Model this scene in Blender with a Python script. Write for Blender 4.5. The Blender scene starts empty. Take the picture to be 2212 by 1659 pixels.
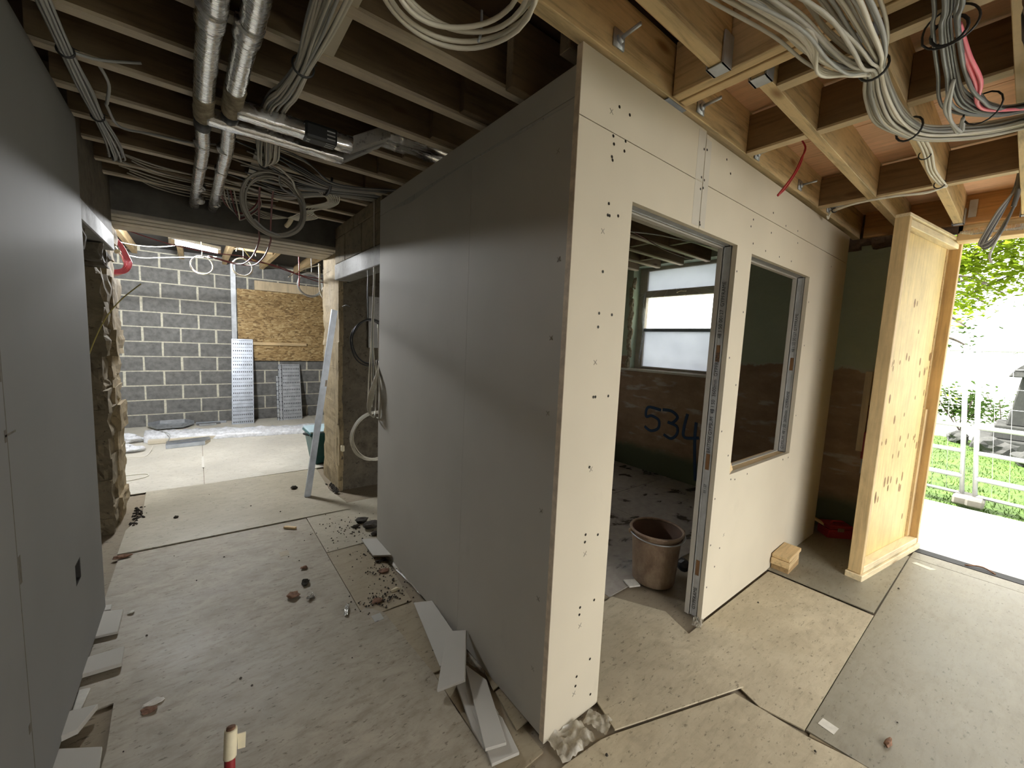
import bpy, bmesh, math, random
from mathutils import Vector, Matrix, noise
random.seed(7)
C = bpy.context.scene.collection
scn = bpy.context.scene
# ------------------------------------------------------------------ camera
cd = bpy.data.cameras.new('camera'); cam = bpy.data.objects.new('camera', cd); C.objects.link(cam)
cd.sensor_fit = 'HORIZONTAL'; cd.sensor_width = 36.0; cd.lens = 870.2266 * 36.0 / 2212.0
cd.clip_start = 0.02; cd.clip_end = 300
CP = Vector((-1.01267, -0.98759, 1.52757))
F_ = Vector((0.6142958, 0.7825702, -0.1011171)); R_ = Vector((0.7885878, -0.6133606, 0.0437953)); U_ = Vector((0.0277483, 0.1066430, 0.9939101))
cam.matrix_world = Matrix(((R_.x, U_.x, -F_.x, CP.x), (R_.y, U_.y, -F_.y, CP.y), (R_.z, U_.z, -F_.z, CP.z), (0, 0, 0, 1)))
scn.camera = cam
# ------------------------------------------------------------------ world, sun, exposure
SKY = 4.0; EXPO = 0.52; SUN = 13.0; TUBE = 1250.0
w = bpy.data.worlds.new('overcast_sky'); scn.world = w; w.use_nodes = True
wb = w.node_tree.nodes['Background']; wb.inputs[0].default_value = (1.0, 0.985, 0.95, 1); wb.inputs[1].default_value = SKY
sd = bpy.data.lights.new('sun', 'SUN'); sd.energy = SUN; sd.angle = 0.03; sd.color = (1, .95, .84)
so = bpy.data.objects.new('sun', sd); C.objects.link(so); so.rotation_euler = Vector((.07, -.60, -.79)).to_track_quat('-Z', 'Y').to_euler()
vs = scn.view_settings; vs.view_transform = 'Standard'; vs.look = 'None'; vs.gamma = 1; vs.use_curve_mapping = False; vs.exposure = EXPO
cy = scn.cycles
cy.max_bounces = 8; cy.diffuse_bounces = 6; cy.glossy_bounces = 3; cy.transmission_bounces = 4; cy.transparent_max_bounces = 6
cy.use_denoising = True; cy.sample_clamp_indirect = 6.0; cy.caustics_reflective = False; cy.caustics_refractive = False
cy.use_adaptive_sampling = True; cy.adaptive_threshold = 0.02

# ------------------------------------------------------------------ materials
def newmat(name):
    m = bpy.data.materials.new(name); m.use_nodes = True
    nt = m.node_tree; b = nt.nodes['Principled BSDF']
    return m, nt, b
def coords(nt, scale, obj=False, rot=None):
    g = nt.nodes.new('ShaderNodeTexCoord') if obj else nt.nodes.new('ShaderNodeNewGeometry')
    mp = nt.nodes.new('ShaderNodeMapping'); mp.inputs['Scale'].default_value = scale
    if rot: mp.inputs['Rotation'].default_value = rot
    nt.links.new(g.outputs['Object' if obj else 'Position'], mp.inputs['Vector'])
    return mp.outputs[0]
def tnoise(nt, vec, sc, det=4, rough=.6, dist=0):
    n = nt.nodes.new('ShaderNodeTexNoise'); n.inputs['Scale'].default_value = sc; n.inputs['Detail'].default_value = det
    n.inputs['Roughness'].default_value = rough; n.inputs['Distortion'].default_value = dist
    nt.links.new(vec, n.inputs['Vector']); return n.outputs['Fac']
def tvor(nt, vec, sc, feat='F1'):
    n = nt.nodes.new('ShaderNodeTexVoronoi'); n.feature = feat; n.inputs['Scale'].default_value = sc
    nt.links.new(vec, n.inputs['Vector']); return n.outputs['Distance']
def ramp(nt, fac, stops):
    r = nt.nodes.new('ShaderNodeValToRGB'); e = r.color_ramp.elements
    while len(e) < len(stops): e.new(.5)
    for i, (p, c) in enumerate(stops):
        e[i].position = p; e[i].color = (c[0], c[1], c[2], 1) if hasattr(c, '__len__') else (c, c, c, 1)
    nt.links.new(fac, r.inputs[0]); return r.outputs[0]
def mixc(nt, fac, a, b, mode='MIX'):
    m = nt.nodes.new('ShaderNodeMix'); m.data_type = 'RGBA'; m.blend_type = mode
    for s, v in ((0, fac), (6, a), (7, b)):
        if hasattr(v, 'links') or isinstance(v, bpy.types.NodeSocket): nt.links.new(v, m.inputs[s])
        elif s == 0: m.inputs[0].default_value = v
        else: m.inputs[s].default_value = (v[0], v[1], v[2], 1)
    return m.outputs[2]
def bump(nt, b, h, st=.3, d=.01):
    n = nt.nodes.new('ShaderNodeBump'); n.inputs['Strength'].default_value = st; n.inputs['Distance'].default_value = d
    nt.links.new(h, n.inputs['Height']); nt.links.new(n.outputs[0], b.inputs['Normal'])
def simple(name, c, rough=.6, metal=0, var=.15, sc=8, bmp=0, stretch=(1, 1, 1)):
    m, nt, b = newmat(name); v = coords(nt, stretch)
    n = tnoise(nt, v, sc)
    lo = [x * (1 - var) for x in c]; hi = [min(1, x * (1 + var)) for x in c]
    nt.links.new(ramp(nt, n, [(.3, lo), (.7, hi)]), b.inputs['Base Color'])
    b.inputs['Roughness'].default_value = rough; b.inputs['Metallic'].default_value = metal
    if bmp: bump(nt, b, n, bmp)
    return m
def wood(name, c, axis='x', dark=.62, rough=.65, knots=True, ksc=3.0, kst=.35):
    m, nt, b = newmat(name)
    st = {'x': (1.2, 16, 16), 'y': (16, 1.2, 16), 'z': (16, 16, 1.2)}[axis]
    v = coords(nt, st); n = tnoise(nt, v, 2.2, 5, .65, .6)
    lo = [x * dark for x in c]; hi = [min(1, x * 1.15) for x in c]
    col = ramp(nt, n, [(.28, lo), (.5, c), (.75, hi)])
    n2 = tnoise(nt, coords(nt, (1, 1, 1)), 3.5, 5, .65)
    col = mixc(nt, .45, col, ramp(nt, n2, [(.3, .5), (.65, 1.0)]), 'MULTIPLY')
    if knots:
        kv = coords(nt, {'x': (kst, 1, 1), 'y': (1, kst, 1), 'z': (1, 1, kst)}[axis])
        k = tvor(nt, kv, ksc * 2)
        kf = ramp(nt, k, [(.05, 1.0), (.14, 0.0)])
        col = mixc(nt, kf, col, [c[0] * .38, c[1] * .28, c[2] * .2])
    nt.links.new(col, b.inputs['Base Color']); b.inputs['Roughness'].default_value = rough
    bump(nt, b, n, .15, .004)
    return m
def flecked(name, c, spot, rough=.5, streak=(1, 5, 1), amt=.5, rot=(0, 0, .5)):
    m, nt, b = newmat(name)
    n1 = tnoise(nt, coords(nt, (1, 1, 1)), 1.6, 5, .6)
    n2 = tnoise(nt, coords(nt, streak, rot=rot), 9, 4, .7)
    n3 = tnoise(nt, coords(nt, (1, 2.2, 1), rot=rot), 26, 3, .7)
    col = ramp(nt, n1, [(.3, [x * .82 for x in c]), (.7, [min(1, x * 1.1) for x in c])])
    n4 = tnoise(nt, coords(nt, (1, 1.5, 1), rot=rot), 6.5, 6, .72, .5)
    col = mixc(nt, ramp(nt, n4, [(.40, 0.0), (.66, min(1, amt * 1.3))]), col, [(x + y) * .5 for x, y in zip(c, spot)])
    col = mixc(nt, ramp(nt, n2, [(.5, 0.0), (.78, amt)]), col, spot)
    col = mixc(nt, ramp(nt, n3, [(.60, 0.0), (.70, .85)]), col, [x * .55 for x in spot])
    nt.links.new(col, b.inputs['Base Color'])
    nt.links.new(ramp(nt, n1, [(.3, rough * .85), (.7, min(1, rough * 1.2))]), b.inputs['Roughness'])
    bump(nt, b, n2, .08, .003)
    return m
MT = {}
def board_mat(name, c, smear):
    m, nt, b = newmat(name)
    n1 = tnoise(nt, coords(nt, (1, 1, 1)), 1.3, 3); n2 = tnoise(nt, coords(nt, (1, 1, .5)), 5.5, 5, .65)
    n3 = tnoise(nt, coords(nt, (1, 1, 1)), 300, 2)
    col = ramp(nt, n1, [(.3, [x * .93 for x in c]), (.7, [min(1, x * 1.05) for x in c])])
    col = mixc(nt, ramp(nt, n2, [(.62, 0.0), (.8, .5)]), col, smear)
    nt.links.new(col, b.inputs['Base Color']); b.inputs['Roughness'].default_value = .75
    bump(nt, b, n3, .05, .001); return m
MT['board'] = board_mat('plasterboard_paper', (.62, .565, .45), (.50, .455, .36))
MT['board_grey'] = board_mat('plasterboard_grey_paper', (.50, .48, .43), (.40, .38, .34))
MT['board_left'] = board_mat('plasterboard_left_shaded', (.225, .222, .215), (.175, .17, .16))  # same board darkened: dim light on the left wall put into its colour
MT['board_edge'] = simple('plasterboard_edge', (.70, .60, .47), .8, 0, .2, 30)
MT['joint'] = simple('joint_shadow_gap', (.13, .11, .085), .9, 0, .3, 40)
MT['tape'] = simple('feathered_edge_paper', (.56, .53, .46), .7, 0, .06, 6)
MT['screw'] = simple('screw_head', (.02, .018, .015), .4, .6)
MT['pencil'] = simple('pencil', (.36, .33, .28), .8)
MT['joist_x'] = wood('joist_timber_x', (.70, .53, .29), 'x', .5)
MT['joist_y'] = wood('joist_timber_y', (.68, .50, .27), 'y', .55)
MT['noggin'] = wood('noggin_timber_shaded', (.25, .16, .08), 'y')  # darkened: shade on the noggin faces put into the timber colour
MT['batten'] = wood('lit_underside', (.66, .57, .43), 'x', .8, .6, False)  # pale colour imitating light on the joist undersides
MT['underside_lit_y'] = wood('lit_underside_y', (.66, .52, .32), 'y', .8, .6, False)  # pale colour imitating light on the noggin undersides
MT['joist_dk'] = wood('joist_timber_shaded', (.215, .155, .09), 'x')  # darkened: shade on the joist sides put into the timber colour
MT['rim'] = wood('rim_timber', (.52, .28, .11), 'y')
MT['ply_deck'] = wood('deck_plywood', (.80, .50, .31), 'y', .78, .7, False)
MT['deck_dk'] = simple('deck_boards_darkened', (.075, .045, .026), .85, 0, .3, 5)  # deck colour darkened to deepen the shade between the joists
MT['door_ply'] = wood('door_plywood', (.78, .60, .27), 'z', .80, .55, False)
MT['knot'] = simple('ply_knot', (.27, .14, .04), .6, 0, .25, 30)
MT['door_stile'] = wood('door_stile_shaded', (.62, .41, .18), 'z', .75, .6, True, 2.0)  # hinge stile darker than the other: its shade is put into the colour
MT['door_rail'] = wood('door_batten', (.74, .56, .30), 'z', .75, .6, True, 2.0)
MT['door_rail_x'] = wood('door_batten_x', (.84, .72, .48), 'x', .75, .6, True, 2.0)
MT['pine'] = wood('pine_offcut', (.74, .55, .30), 'x', .6)
MT['pine_dk'] = wood('weathered_pine', (.46, .31, .15), 'x', .6)
MT['pine_z'] = wood('pine_batten', (.64, .52, .34), 'z', .75)
MT['floor_sheet_e'] = flecked('floor_hardboard_corridor', (.40, .355, .275), (.20, .165, .115), .55, (1, 4, 1), .75, (0, 0, .9))  # darker, browner variant for the corridor sheets
MT['floor_sheet_f'] = flecked('floor_hardboard_door_darkened', (.275, .255, .20), (.17, .15, .11), .42, (1, 5, 1), .65, (0, 0, .5))  # same sheets, darkened in colour to offset the strong door light
MT['floor_sheet'] = flecked('floor_hardboard', (.54, .475, .345), (.30, .25, .17), .55, (1, 5, 1), .65)
MT['floor_sheet_b'] = flecked('floor_hardboard_grey', (.47, .43, .335), (.29, .255, .185), .42, (1, 5, 1), .65, (0, 0, 1.2))
MT['floor_sheet_c'] = flecked('floor_hardboard_brown', (.38, .32, .22), (.23, .185, .12), .5, (1, 4, 1), .6, (0, 0, -.4))
MT['floor_sheet_d'] = flecked('floor_hardboard_far_lit', (.64, .61, .53), (.45, .41, .33), .5, (1, 5, 1), .55, (0, 0, 1.2))  # same hardboard lightened: the far lamp's brightness put into its colour
MT['floor_base'] = flecked('floor_screed', (.30, .25, .18), (.19, .15, .1), .8)
def damp():
    m, nt, b = newmat('damp_floor')
    n1 = tnoise(nt, coords(nt, (1, 1.6, 1), rot=(0, 0, .4)), 3.2, 4, .6, .4)
    f = ramp(nt, n1, [(.55, 0.0), (.62, 1.0)])
    n2 = tnoise(nt, coords(nt, (1, 1, 1)), 14)
    col = mixc(nt, f, ramp(nt, n2, [(.3, (.30, .27, .24)), (.7, (.40, .37, .33))]), (.10, .088, .075))
    nt.links.new(col, b.inputs['Base Color']); nt.links.new(ramp(nt, f, [(0, .6), (1, .22)]), b.inputs['Roughness']); return m
MT['damp'] = damp()
MT['block'] = simple('concrete_block', (.17, .17, .162), .9, 0, .3, 14, .35)
MT['mortar'] = simple('mortar', (.60, .58, .47), .9, 0, .2, 30, .3)
MT['stone'] = flecked('rubble_stone', (.25, .205, .13), (.09, .07, .045), .9, (1, 1, 1.6), .85)
MT['stone_lt'] = flecked('lime_plaster_arris', (.38, .30, .175), (.12, .09, .05), .9, (1, 1, .5), .95)
MT['stone_dk'] = flecked('old_plaster', (.17, .145, .105), (.06, .05, .036), .95, (1, 1, 1), .85)
MT['lintel'] = flecked('concrete_lintel', (.46, .455, .43), (.33, .32, .30), .7)
MT['lintel_s'] = flecked('stained_concrete_lintel', (.33, .325, .305), (.18, .175, .16), .75, (1, 1, 1), .9)
MT['beam'] = simple('grey_beam', (.155, .15, .135), .8, 0, .25, 6, .2)
MT['lintel_lt'] = simple('pale_lintel', (.50, .47, .41), .8, 0, .12, 12)
MT['osb'] = None
def osb():
    m, nt, b = newmat('strand_board'); v = coords(nt, (1, 1, 2.4), rot=(0, .3, 0))
    n = nt.nodes.new('ShaderNodeTexVoronoi'); n.inputs['Scale'].default_value = 26
    nz = nt.nodes.new('ShaderNodeTexNoise'); nz.inputs['Scale'].default_value = 9; nt.links.new(v, nz.inputs['Vector'])
    mx = nt.nodes.new('ShaderNodeMix'); mx.data_type = 'VECTOR'; mx.inputs[0].default_value = .12
    nt.links.new(v, mx.inputs[4]); nt.links.new(nz.outputs['Color'], mx.inputs[5]); nt.links.new(mx.outputs[1], n.inputs['Vector'])
    sp = nt.nodes.new('ShaderNodeSeparateColor'); nt.links.new(n.outputs['Color'], sp.inputs[0])
    nt.links.new(ramp(nt, sp.outputs[0], [(0, (.16, .095, .035)), (.4, (.34, .22, .085)), (.8, (.45, .31, .14)), (1, (.56, .43, .22))]), b.inputs['Base Color'])
    b.inputs['Roughness'].default_value = .7; bump(nt, b, n.outputs['Distance'], .2, .005); return m
MT['osb'] = osb()
MT['galv'] = simple('galvanised_steel', (.47, .51, .57), .42, .6, .18, 10)
MT['galv_dk'] = simple('galvanised_steel_dull', (.42, .44, .46), .5, .6, .2, 12)
MT['slot'] = simple('tray_slot_dark', (.03, .033, .04), .7)
MT['stud'] = simple('jamb_stud_steel', (.52, .54, .56), .5, .35, .15, 14)
def foil():
    m, nt, b = newmat('aluminium_foil'); v = coords(nt, (1, 1, 1))
    n = tnoise(nt, coords(nt, (2, 7, 2)), 14, 3, .6); n2 = tnoise(nt, coords(nt, (1, 9, 1)), 16, 2)
    b.inputs['Base Color'].default_value = (.88, .88, .87, 1); b.inputs['Metallic'].default_value = .95
    nt.links.new(ramp(nt, n2, [(.3, .16), (.7, .34)]), b.inputs['Roughness']); bump(nt, b, n, .2, .006); return m
MT['foil'] = foil()
MT['collar'] = simple('black_collar', (.02, .022, .022), .5)
MT['white_label'] = simple('label_white', (.5, .52, .5), .6)
MT['wool'] = simple('mineral_wool', (.34, .29, .2), .95, 0, .4, 40, .5)
MT['cable_w'] = simple('white_cable', (.74, .71, .62), .5, 0, .06, 4)
MT['cable_g'] = simple('grey_cable', (.42, .43, .42), .5, 0, .1, 4)
MT['cable_g2'] = simple('grey_cable_dim', (.50, .48, .42), .55, 0, .1, 4)
MT['cable_k'] = simple('black_cable', (.025, .025, .027), .45)
MT['cable_dk'] = simple('slate_cable', (.14, .145, .15), .45)
MT['cable_r'] = simple('red_cable', (.42, .02, .03), .45, 0, .1)
MT['cable_p'] = simple('pink_cable', (.9, .20, .28), .45, 0, .1)
MT['cable_dr'] = simple('dark_red_cable', (.13, .012, .016), .5)
MT['cable_y'] = simple('yellow_wire', (.5, .42, .12), .5)
MT['bucket'] = flecked('muddy_bucket', (.20, .13, .09), (.42, .33, .23), .55, (1, 1, .35), 1.0)
MT['bucket_in'] = simple('bucket_inside', (.10, .055, .035), .6)
MT['red'] = simple('red_plastic', (.30, .02, .025), .45)
MT['cream'] = simple('cream_tape', (.78, .71, .52), .5, 0, .12, 20)
MT['green_bin'] = simple('dark_green_plastic', (.012, .085, .085), .4)
MT['blue_lid'] = simple('pale_blue_film', (.45, .60, .66), .35, 0, .15)
MT['debris'] = simple('dark_rubble', (.045, .038, .03), .9, 0, .4, 60, .5)
MT['debris_b'] = simple('brown_rubble', (.22, .12, .075), .9, 0, .4, 60, .5)
MT['debris_w'] = simple('plaster_chip', (.68, .66, .60), .8, 0, .1, 40)
def translucent(name, c, a, rough=.25):
    m, nt, b = newmat(name); n = tnoise(nt, coords(nt, (1, 1, 1)), 22, 4, .7)
    nt.links.new(ramp(nt, n, [(.3, [x * .9 for x in c]), (.7, c)]), b.inputs['Base Color'])
    nt.links.new(ramp(nt, n, [(.3, a * .7), (.7, min(1, a * 1.25))]), b.inputs['Alpha'])
    b.inputs['Roughness'].default_value = rough; bump(nt, b, n, .4, .01); return m
MT['film'] = translucent('polythene_film', (.82, .84, .88), .92)
MT['film_clear'] = translucent('clear_polythene', (.60, .56, .47), .62, .15)
def trans_white():
    m, nt, b = newmat('frosted_white_pane')
    t = nt.nodes.new('ShaderNodeBsdfTranslucent'); t.inputs[0].default_value = (.80, .84, .92, 1)
    d = nt.nodes.new('ShaderNodeBsdfDiffuse'); d.inputs[0].default_value = (.6, .62, .66, 1)
    mx = nt.nodes.new('ShaderNodeMixShader'); mx.inputs[0].default_value = .25
    nt.links.new(t.outputs[0], mx.inputs[1]); nt.links.new(d.outputs[0], mx.inputs[2])
    n = tnoise(nt, coords(nt, (1, 1, 1)), 2.5); nt.links.new(ramp(nt, n, [(.3, (.50, .52, .57)), (.7, (.57, .59, .64))]), t.inputs[0])
    nt.links.new(mx.outputs[0], nt.nodes['Material Output'].inputs[0]); return m
MT['pane_white'] = trans_white()
def glass():
    m, nt, b = newmat('window_glass')
    t = nt.nodes.new('ShaderNodeBsdfTransparent'); g = nt.nodes.new('ShaderNodeBsdfGlossy'); g.inputs['Roughness'].default_value = .02
    mx = nt.nodes.new('ShaderNodeMixShader'); mx.inputs[0].default_value = .06
    nt.links.new(t.outputs[0], mx.inputs[1]); nt.links.new(g.outputs[0], mx.inputs[2]); nt.links.new(mx.outputs[0], nt.nodes['Material Output'].inputs[0]); return m
MT['glass'] = glass()
MT['winframe'] = simple('window_frame_paint', (.42, .38, .32), .6, 0, .15)
MT['winbar'] = simple('window_bar_steel', (.20, .23, .27), .5)
def ext_paint():
    m, nt, b = newmat('green_paint_over_brown_plaster')
    g = nt.nodes.new('ShaderNodeNewGeometry'); s = nt.nodes.new('ShaderNodeSeparateXYZ'); nt.links.new(g.outputs['Position'], s.inputs[0])
    v = coords(nt, (1, 1, 1)); n = tnoise(nt, v, 5, 4); n2 = tnoise(nt, coords(nt, (1, 1, 1.6)), 3.2, 5, .7); n3 = tnoise(nt, coords(nt, (1, .6, 2.2)), 4.4, 5, .6)
    ad = nt.nodes.new('ShaderNodeMath'); ad.operation = 'MULTIPLY_ADD'; ad.inputs[1].default_value = .16; nt.links.new(n, ad.inputs[0]); nt.links.new(s.outputs[2], ad.inputs[2])
    def band(lo, hi):
        mr = nt.nodes.new('ShaderNodeMapRange'); mr.inputs[1].default_value = lo; mr.inputs[2].default_value = hi; nt.links.new(ad.outputs[0], mr.inputs[0]); return mr.outputs[0]
    brown = ramp(nt, n2, [(.3, (.24, .155, .10)), (.55, (.34, .235, .155)), (.75, (.43, .31, .22))])
    brown = mixc(nt, ramp(nt, n3, [(.57, 0.0), (.66, .8)]), brown, (.46, .42, .36))
    low = mixc(nt, band(.30, .42), (.10, .12, .075), brown)
    chalk = mixc(nt, band(1.50, 1.515), low, (.42, .44, .36))
    top = mixc(nt, band(1.522, 1.53), chalk, ramp(nt, n2, [(.3, (.36, .42, .31)), (.7, (.41, .47, .35))]))
    nt.links.new(top, b.inputs['Base Color']); b.inputs['Roughness'].default_value = .75; bump(nt, b, n2, .35, .02); return m
MT['ext'] = ext_paint()
MT['green_paint'] = simple('pale_green_paint', (.40, .47, .36), .7, 0, .08)
MT['brick_dk'] = simple('dark_brick', (.13, .085, .055), .9, 0, .4, 20, .4)
MT['spray'] = simple('blue_spray_paint', (.03, .07, .15), .7)
MT['print'] = simple('stud_print', (.02, .022, .03), .7)
MT['brown_hole'] = simple('stud_hole', (.23, .12, .05), .9)
MT['dark'] = simple('shadow_void', (.03, .027, .024), .9)
MT['paving'] = flecked('concrete_paving', (.66, .65, .61), (.5, .48, .42), .85)
MT['threshold'] = simple('threshold_rubber', (.02, .02, .022), .7)
MT['sill_lt'] = simple('pale_sill', (.56, .54, .46), .6)
MT['fence'] = simple('fence_steel', (.50, .52, .54), .4, .5)
MT['trunk'] = simple('tree_bark', (.085, .07, .055), .9, 0, .4, 12, .5)
MT['ston_mon'] = flecked('weathered_stone', (.04, .042, .042), (.08, .08, .075), .9)
def leafmat(name, c):
    m, nt, b = newmat(name)
    t = nt.nodes.new('ShaderNodeBsdfTranslucent'); d = nt.nodes.new('ShaderNodeBsdfDiffuse')
    oi = tnoise(nt, coords(nt, (1, 1, 1)), 1.5, 2)
    cc = ramp(nt, oi, [(.3, [x * .7 for x in c]), (.7, [min(1, x * 1.25) for x in c])])
    nt.links.new(cc, t.inputs[0]); nt.links.new(cc, d.inputs[0])
    mx = nt.nodes.new('ShaderNodeMixShader'); mx.inputs[0].default_value = .5
    nt.links.new(d.outputs[0], mx.inputs[1]); nt.links.new(t.outputs[0], mx.inputs[2]); nt.links.new(mx.outputs[0], nt.nodes['Material Output'].inputs[0]); return m
MT['leaf'] = leafmat('maple_leaf', (.24, .33, .025))
MT['leaf_dk'] = leafmat('shrub_leaf', (.045, .085, .02))
MT['grass'] = simple('lawn_grass', (.055, .11, .012), .8, 0, .45, 3)
def emis(name, c, s):
    m, nt, b = newmat(name); e = nt.nodes.new('ShaderNodeEmission'); e.inputs[0].default_value = (*c, 1); e.inputs[1].default_value = s
    nt.links.new(e.outputs[0], nt.nodes['Material Output'].inputs[0]); return m
MT['tube'] = emis('lit_tube', (.97, .985, 1.0), TUBE)

# ------------------------------------------------------------------ mesh helpers
def obj(name, bm, m, parent=None, smooth=False):
    if smooth:
        for f in bm.faces: f.smooth = True
    me = bpy.data.meshes.new(name); bm.to_mesh(me); bm.free()
    for x in (m if isinstance(m, (list, tuple)) else [m]): me.materials.append(MT[x] if isinstance(x, str) else x)
    o = bpy.data.objects.new(name, me); C.objects.link(o)
    if parent is not None: o.parent = parent; o.matrix_parent_inverse = parent.matrix_basis.inverted()
    return o
def thing(name, label, cat, loc=(0, 0, 0), group=None):
    o = bpy.data.objects.new(name, None); C.objects.link(o); o.location = loc; o.empty_display_size = .05
    o['label'] = label; o['category'] = cat
    if group: o['group'] = group
    return o
def tag(o, label, cat, group=None, kind=None):
    o['label'] = label; o['category'] = cat
    if group: o['group'] = group
    if kind: o['kind'] = kind
    return o
def struct(name, bm, m, label=None):
    o = obj(name, bm, m); o['kind'] = 'structure'
    if label: o['label'] = label
    return o
def sempty(name, label=None):
    o = bpy.data.objects.new(name, None); C.objects.link(o); o['kind'] = 'structure'
    if label: o['label'] = label
    return o
def box(b, x0, x1, y0, y1, z0, z1, M=None):
    vs = [Vector((x, y, z)) for x in (x0, x1) for y in (y0, y1) for z in (z0, z1)]
    if M is not None: vs = [M @ v for v in vs]
    v = [b.verts.new(p) for p in vs]
    for f in ((0, 1, 3, 2), (4, 6, 7, 5), (0, 4, 5, 1), (2, 3, 7, 6), (0, 2, 6, 4), (1, 5, 7, 3)): b.faces.new([v[i] for i in f])
    return v
def boxes(*L, M=None):
    b = bmesh.new()
    for a in L: box(b, *a, M=M)
    return b
def bev(b, w=.003, s=1):
    bmesh.ops.bevel(b, geom=b.edges[:], offset=w, segments=s, affect='EDGES', profile=.6); return b
def prism(poly, z0, z1, M=None):
    b = bmesh.new()
    lo = [b.verts.new((M @ Vector((x, y, z0))) if M else (x, y, z0)) for x, y in poly]
    hi = [b.verts.new((M @ Vector((x, y, z1))) if M else (x, y, z1)) for x, y in poly]
    n = len(poly); b.faces.new(lo[::-1]); b.faces.new(hi)
    for i in range(n): b.faces.new((lo[i], lo[(i + 1) % n], hi[(i + 1) % n], hi[i]))
    bmesh.ops.recalc_face_normals(b, faces=b.faces[:]); return b
def smooth_path(P, k=6):
    P = [Vector(p) for p in P]; out = []
    for i in range(len(P) - 1):
        a = P[max(0, i - 1)]; p = P[i]; q = P[i + 1]; d = P[min(len(P) - 1, i + 2)]
        for j in range(k):
            t = j / k
            out.append(.5 * ((2 * p) + (-a + q) * t + (2 * a - 5 * p + 4 * q - d) * t * t + (-a + 3 * p - 3 * q + d) * t ** 3))
    out.append(P[-1]); return out
def tube(b, P, r, n=6, closed=False, cap=True):
    P = [Vector(p) for p in P]; m = len(P); rings = []; prev = None
    for i, p in enumerate(P):
        if closed: t = P[(i + 1) % m] - P[i - 1]
        else: t = P[min(i + 1, m - 1)] - P[max(i - 1, 0)]
        if t.length < 1e-9: t = Vector((0, 0, 1))
        t.normalize()
        if prev is None:
            u = t.orthogonal().normalized()
        else:
            u = prev - t * prev.dot(t)
            if u.length < 1e-6: u = t.orthogonal()
            u.normalize()
        prev = u; v = t.cross(u); rr = r[i] if isinstance(r, (list, tuple)) else r
        rings.append([b.verts.new(p + (u * math.cos(2 * math.pi * k / n) + v * math.sin(2 * math.pi * k / n)) * rr) for k in range(n)])
    for i in range(m if closed else m - 1):
        A = rings[i]; B = rings[(i + 1) % m]
        for k in range(n): b.faces.new((A[k], A[(k + 1) % n], B[(k + 1) % n], B[k]))
    if cap and not closed: b.faces.new(rings[0][::-1]); b.faces.new(rings[-1])
    for f in b.faces: f.smooth = True
    return b
def tb(P, r, n=6, k=6, closed=False):
    b = bmesh.new(); tube(b, smooth_path(P, k) if k > 1 else P, r, n, closed); return b
def lathe(prof, n=32, center=(0, 0, 0)):
    b = bmesh.new(); rings = []
    for r, z in prof: rings.append([b.verts.new((center[0] + r * math.cos(2 * math.pi * k / n), center[1] + r * math.sin(2 * math.pi * k / n), center[2] + z)) for k in range(n)])
    for A, B in zip(rings, rings[1:]):
        for k in range(n): b.faces.new((A[k], A[(k + 1) % n], B[(k + 1) % n], B[k]))
    for f in b.faces: f.smooth = True
    return b
def rock(c, s, seed, sub=2, amp=.25, boxy=False):
    b = bmesh.new()
    if boxy:
        bmesh.ops.create_cube(b, size=1); bmesh.ops.subdivide_edges(b, edges=b.edges[:], cuts=4, use_grid_fill=True)
    else: bmesh.ops.create_icosphere(b, subdivisions=sub, radius=.5)
    o = Vector((seed * 3.17, seed * 1.3, seed * 7.7))
    for v in b.verts:
        d = noise.noise(v.co * 2.3 + o) * amp + noise.noise(v.co * 6 + o) * amp * (.3 if boxy else .45)
        v.co += v.co.normalized() * d
        v.co = Vector((v.co.x * s[0] + c[0], v.co.y * s[1] + c[1], v.co.z * s[2] + c[2]))
    return b
def ringpts(c, r, n=28, ax=(Vector((1, 0, 0)), Vector((0, 0, 1))), wob=0, seed=0, a0=0, a1=2 * math.pi, sq=1.0):
    out = []
    full = abs(a1 - a0 - 2 * math.pi) < 1e-6
    for i in range(n if full else n + 1):
        a = a0 + (a1 - a0) * i / n
        rr = r * (1 + wob * noise.noise(Vector((math.cos(a) * 1.3, math.sin(a) * 1.3, seed * 5.1))))
        out.append(Vector(c) + ax[0] * rr * math.cos(a) + ax[1] * rr * math.sin(a) * sq)
    return out
def bundle(root, path, N, spread, r, m, seed=1, n=5, k=5, pinch=None, wander=.32):
    """N separate cables following one path; spread per control point."""
    rnd = random.Random(seed); P = [Vector(p) for p in path]
    for q in range(N):
        a = rnd.random() * 6.283; rad = math.sqrt(rnd.random()); pts = []
        for i, p in enumerate(P):
            t = (P[min(i + 1, len(P) - 1)] - P[max(i - 1, 0)]).normalized()
            u = t.cross(Vector((0, 0, 1)))
            if u.length < .05: u = Vector((1, 0, 0))
            u.normalize(); v = t.cross(u)
            a += (rnd.random() - .5) * wander
            s = spread[i] if isinstance(spread, (list, tuple)) else spread
            pts.append(p + (u * math.cos(a) * rad + v * math.sin(a) * rad * .62) * s)
        mm = m if isinstance(m, str) else m[q % len(m)]
        obj('cable', tb(pts, r * rnd.uniform(.85, 1.15), n, k), mm, root)
def tie(root, c, ax, r, th=.004, m='cable_k'):
    t = Vector(ax).normalized(); u = t.orthogonal().normalized(); v = t.cross(u)
    b = bmesh.new(); tube(b, ringpts(c, r, 16, (u, v)), th, 5, True)
    tube(b, [Vector(c) + u * r, Vector(c) + u * (r + .02) + v * .008 - Vector((0, 0, .012))], th * .5, 4)
    obj('cable_tie', b, m, root)

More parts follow.
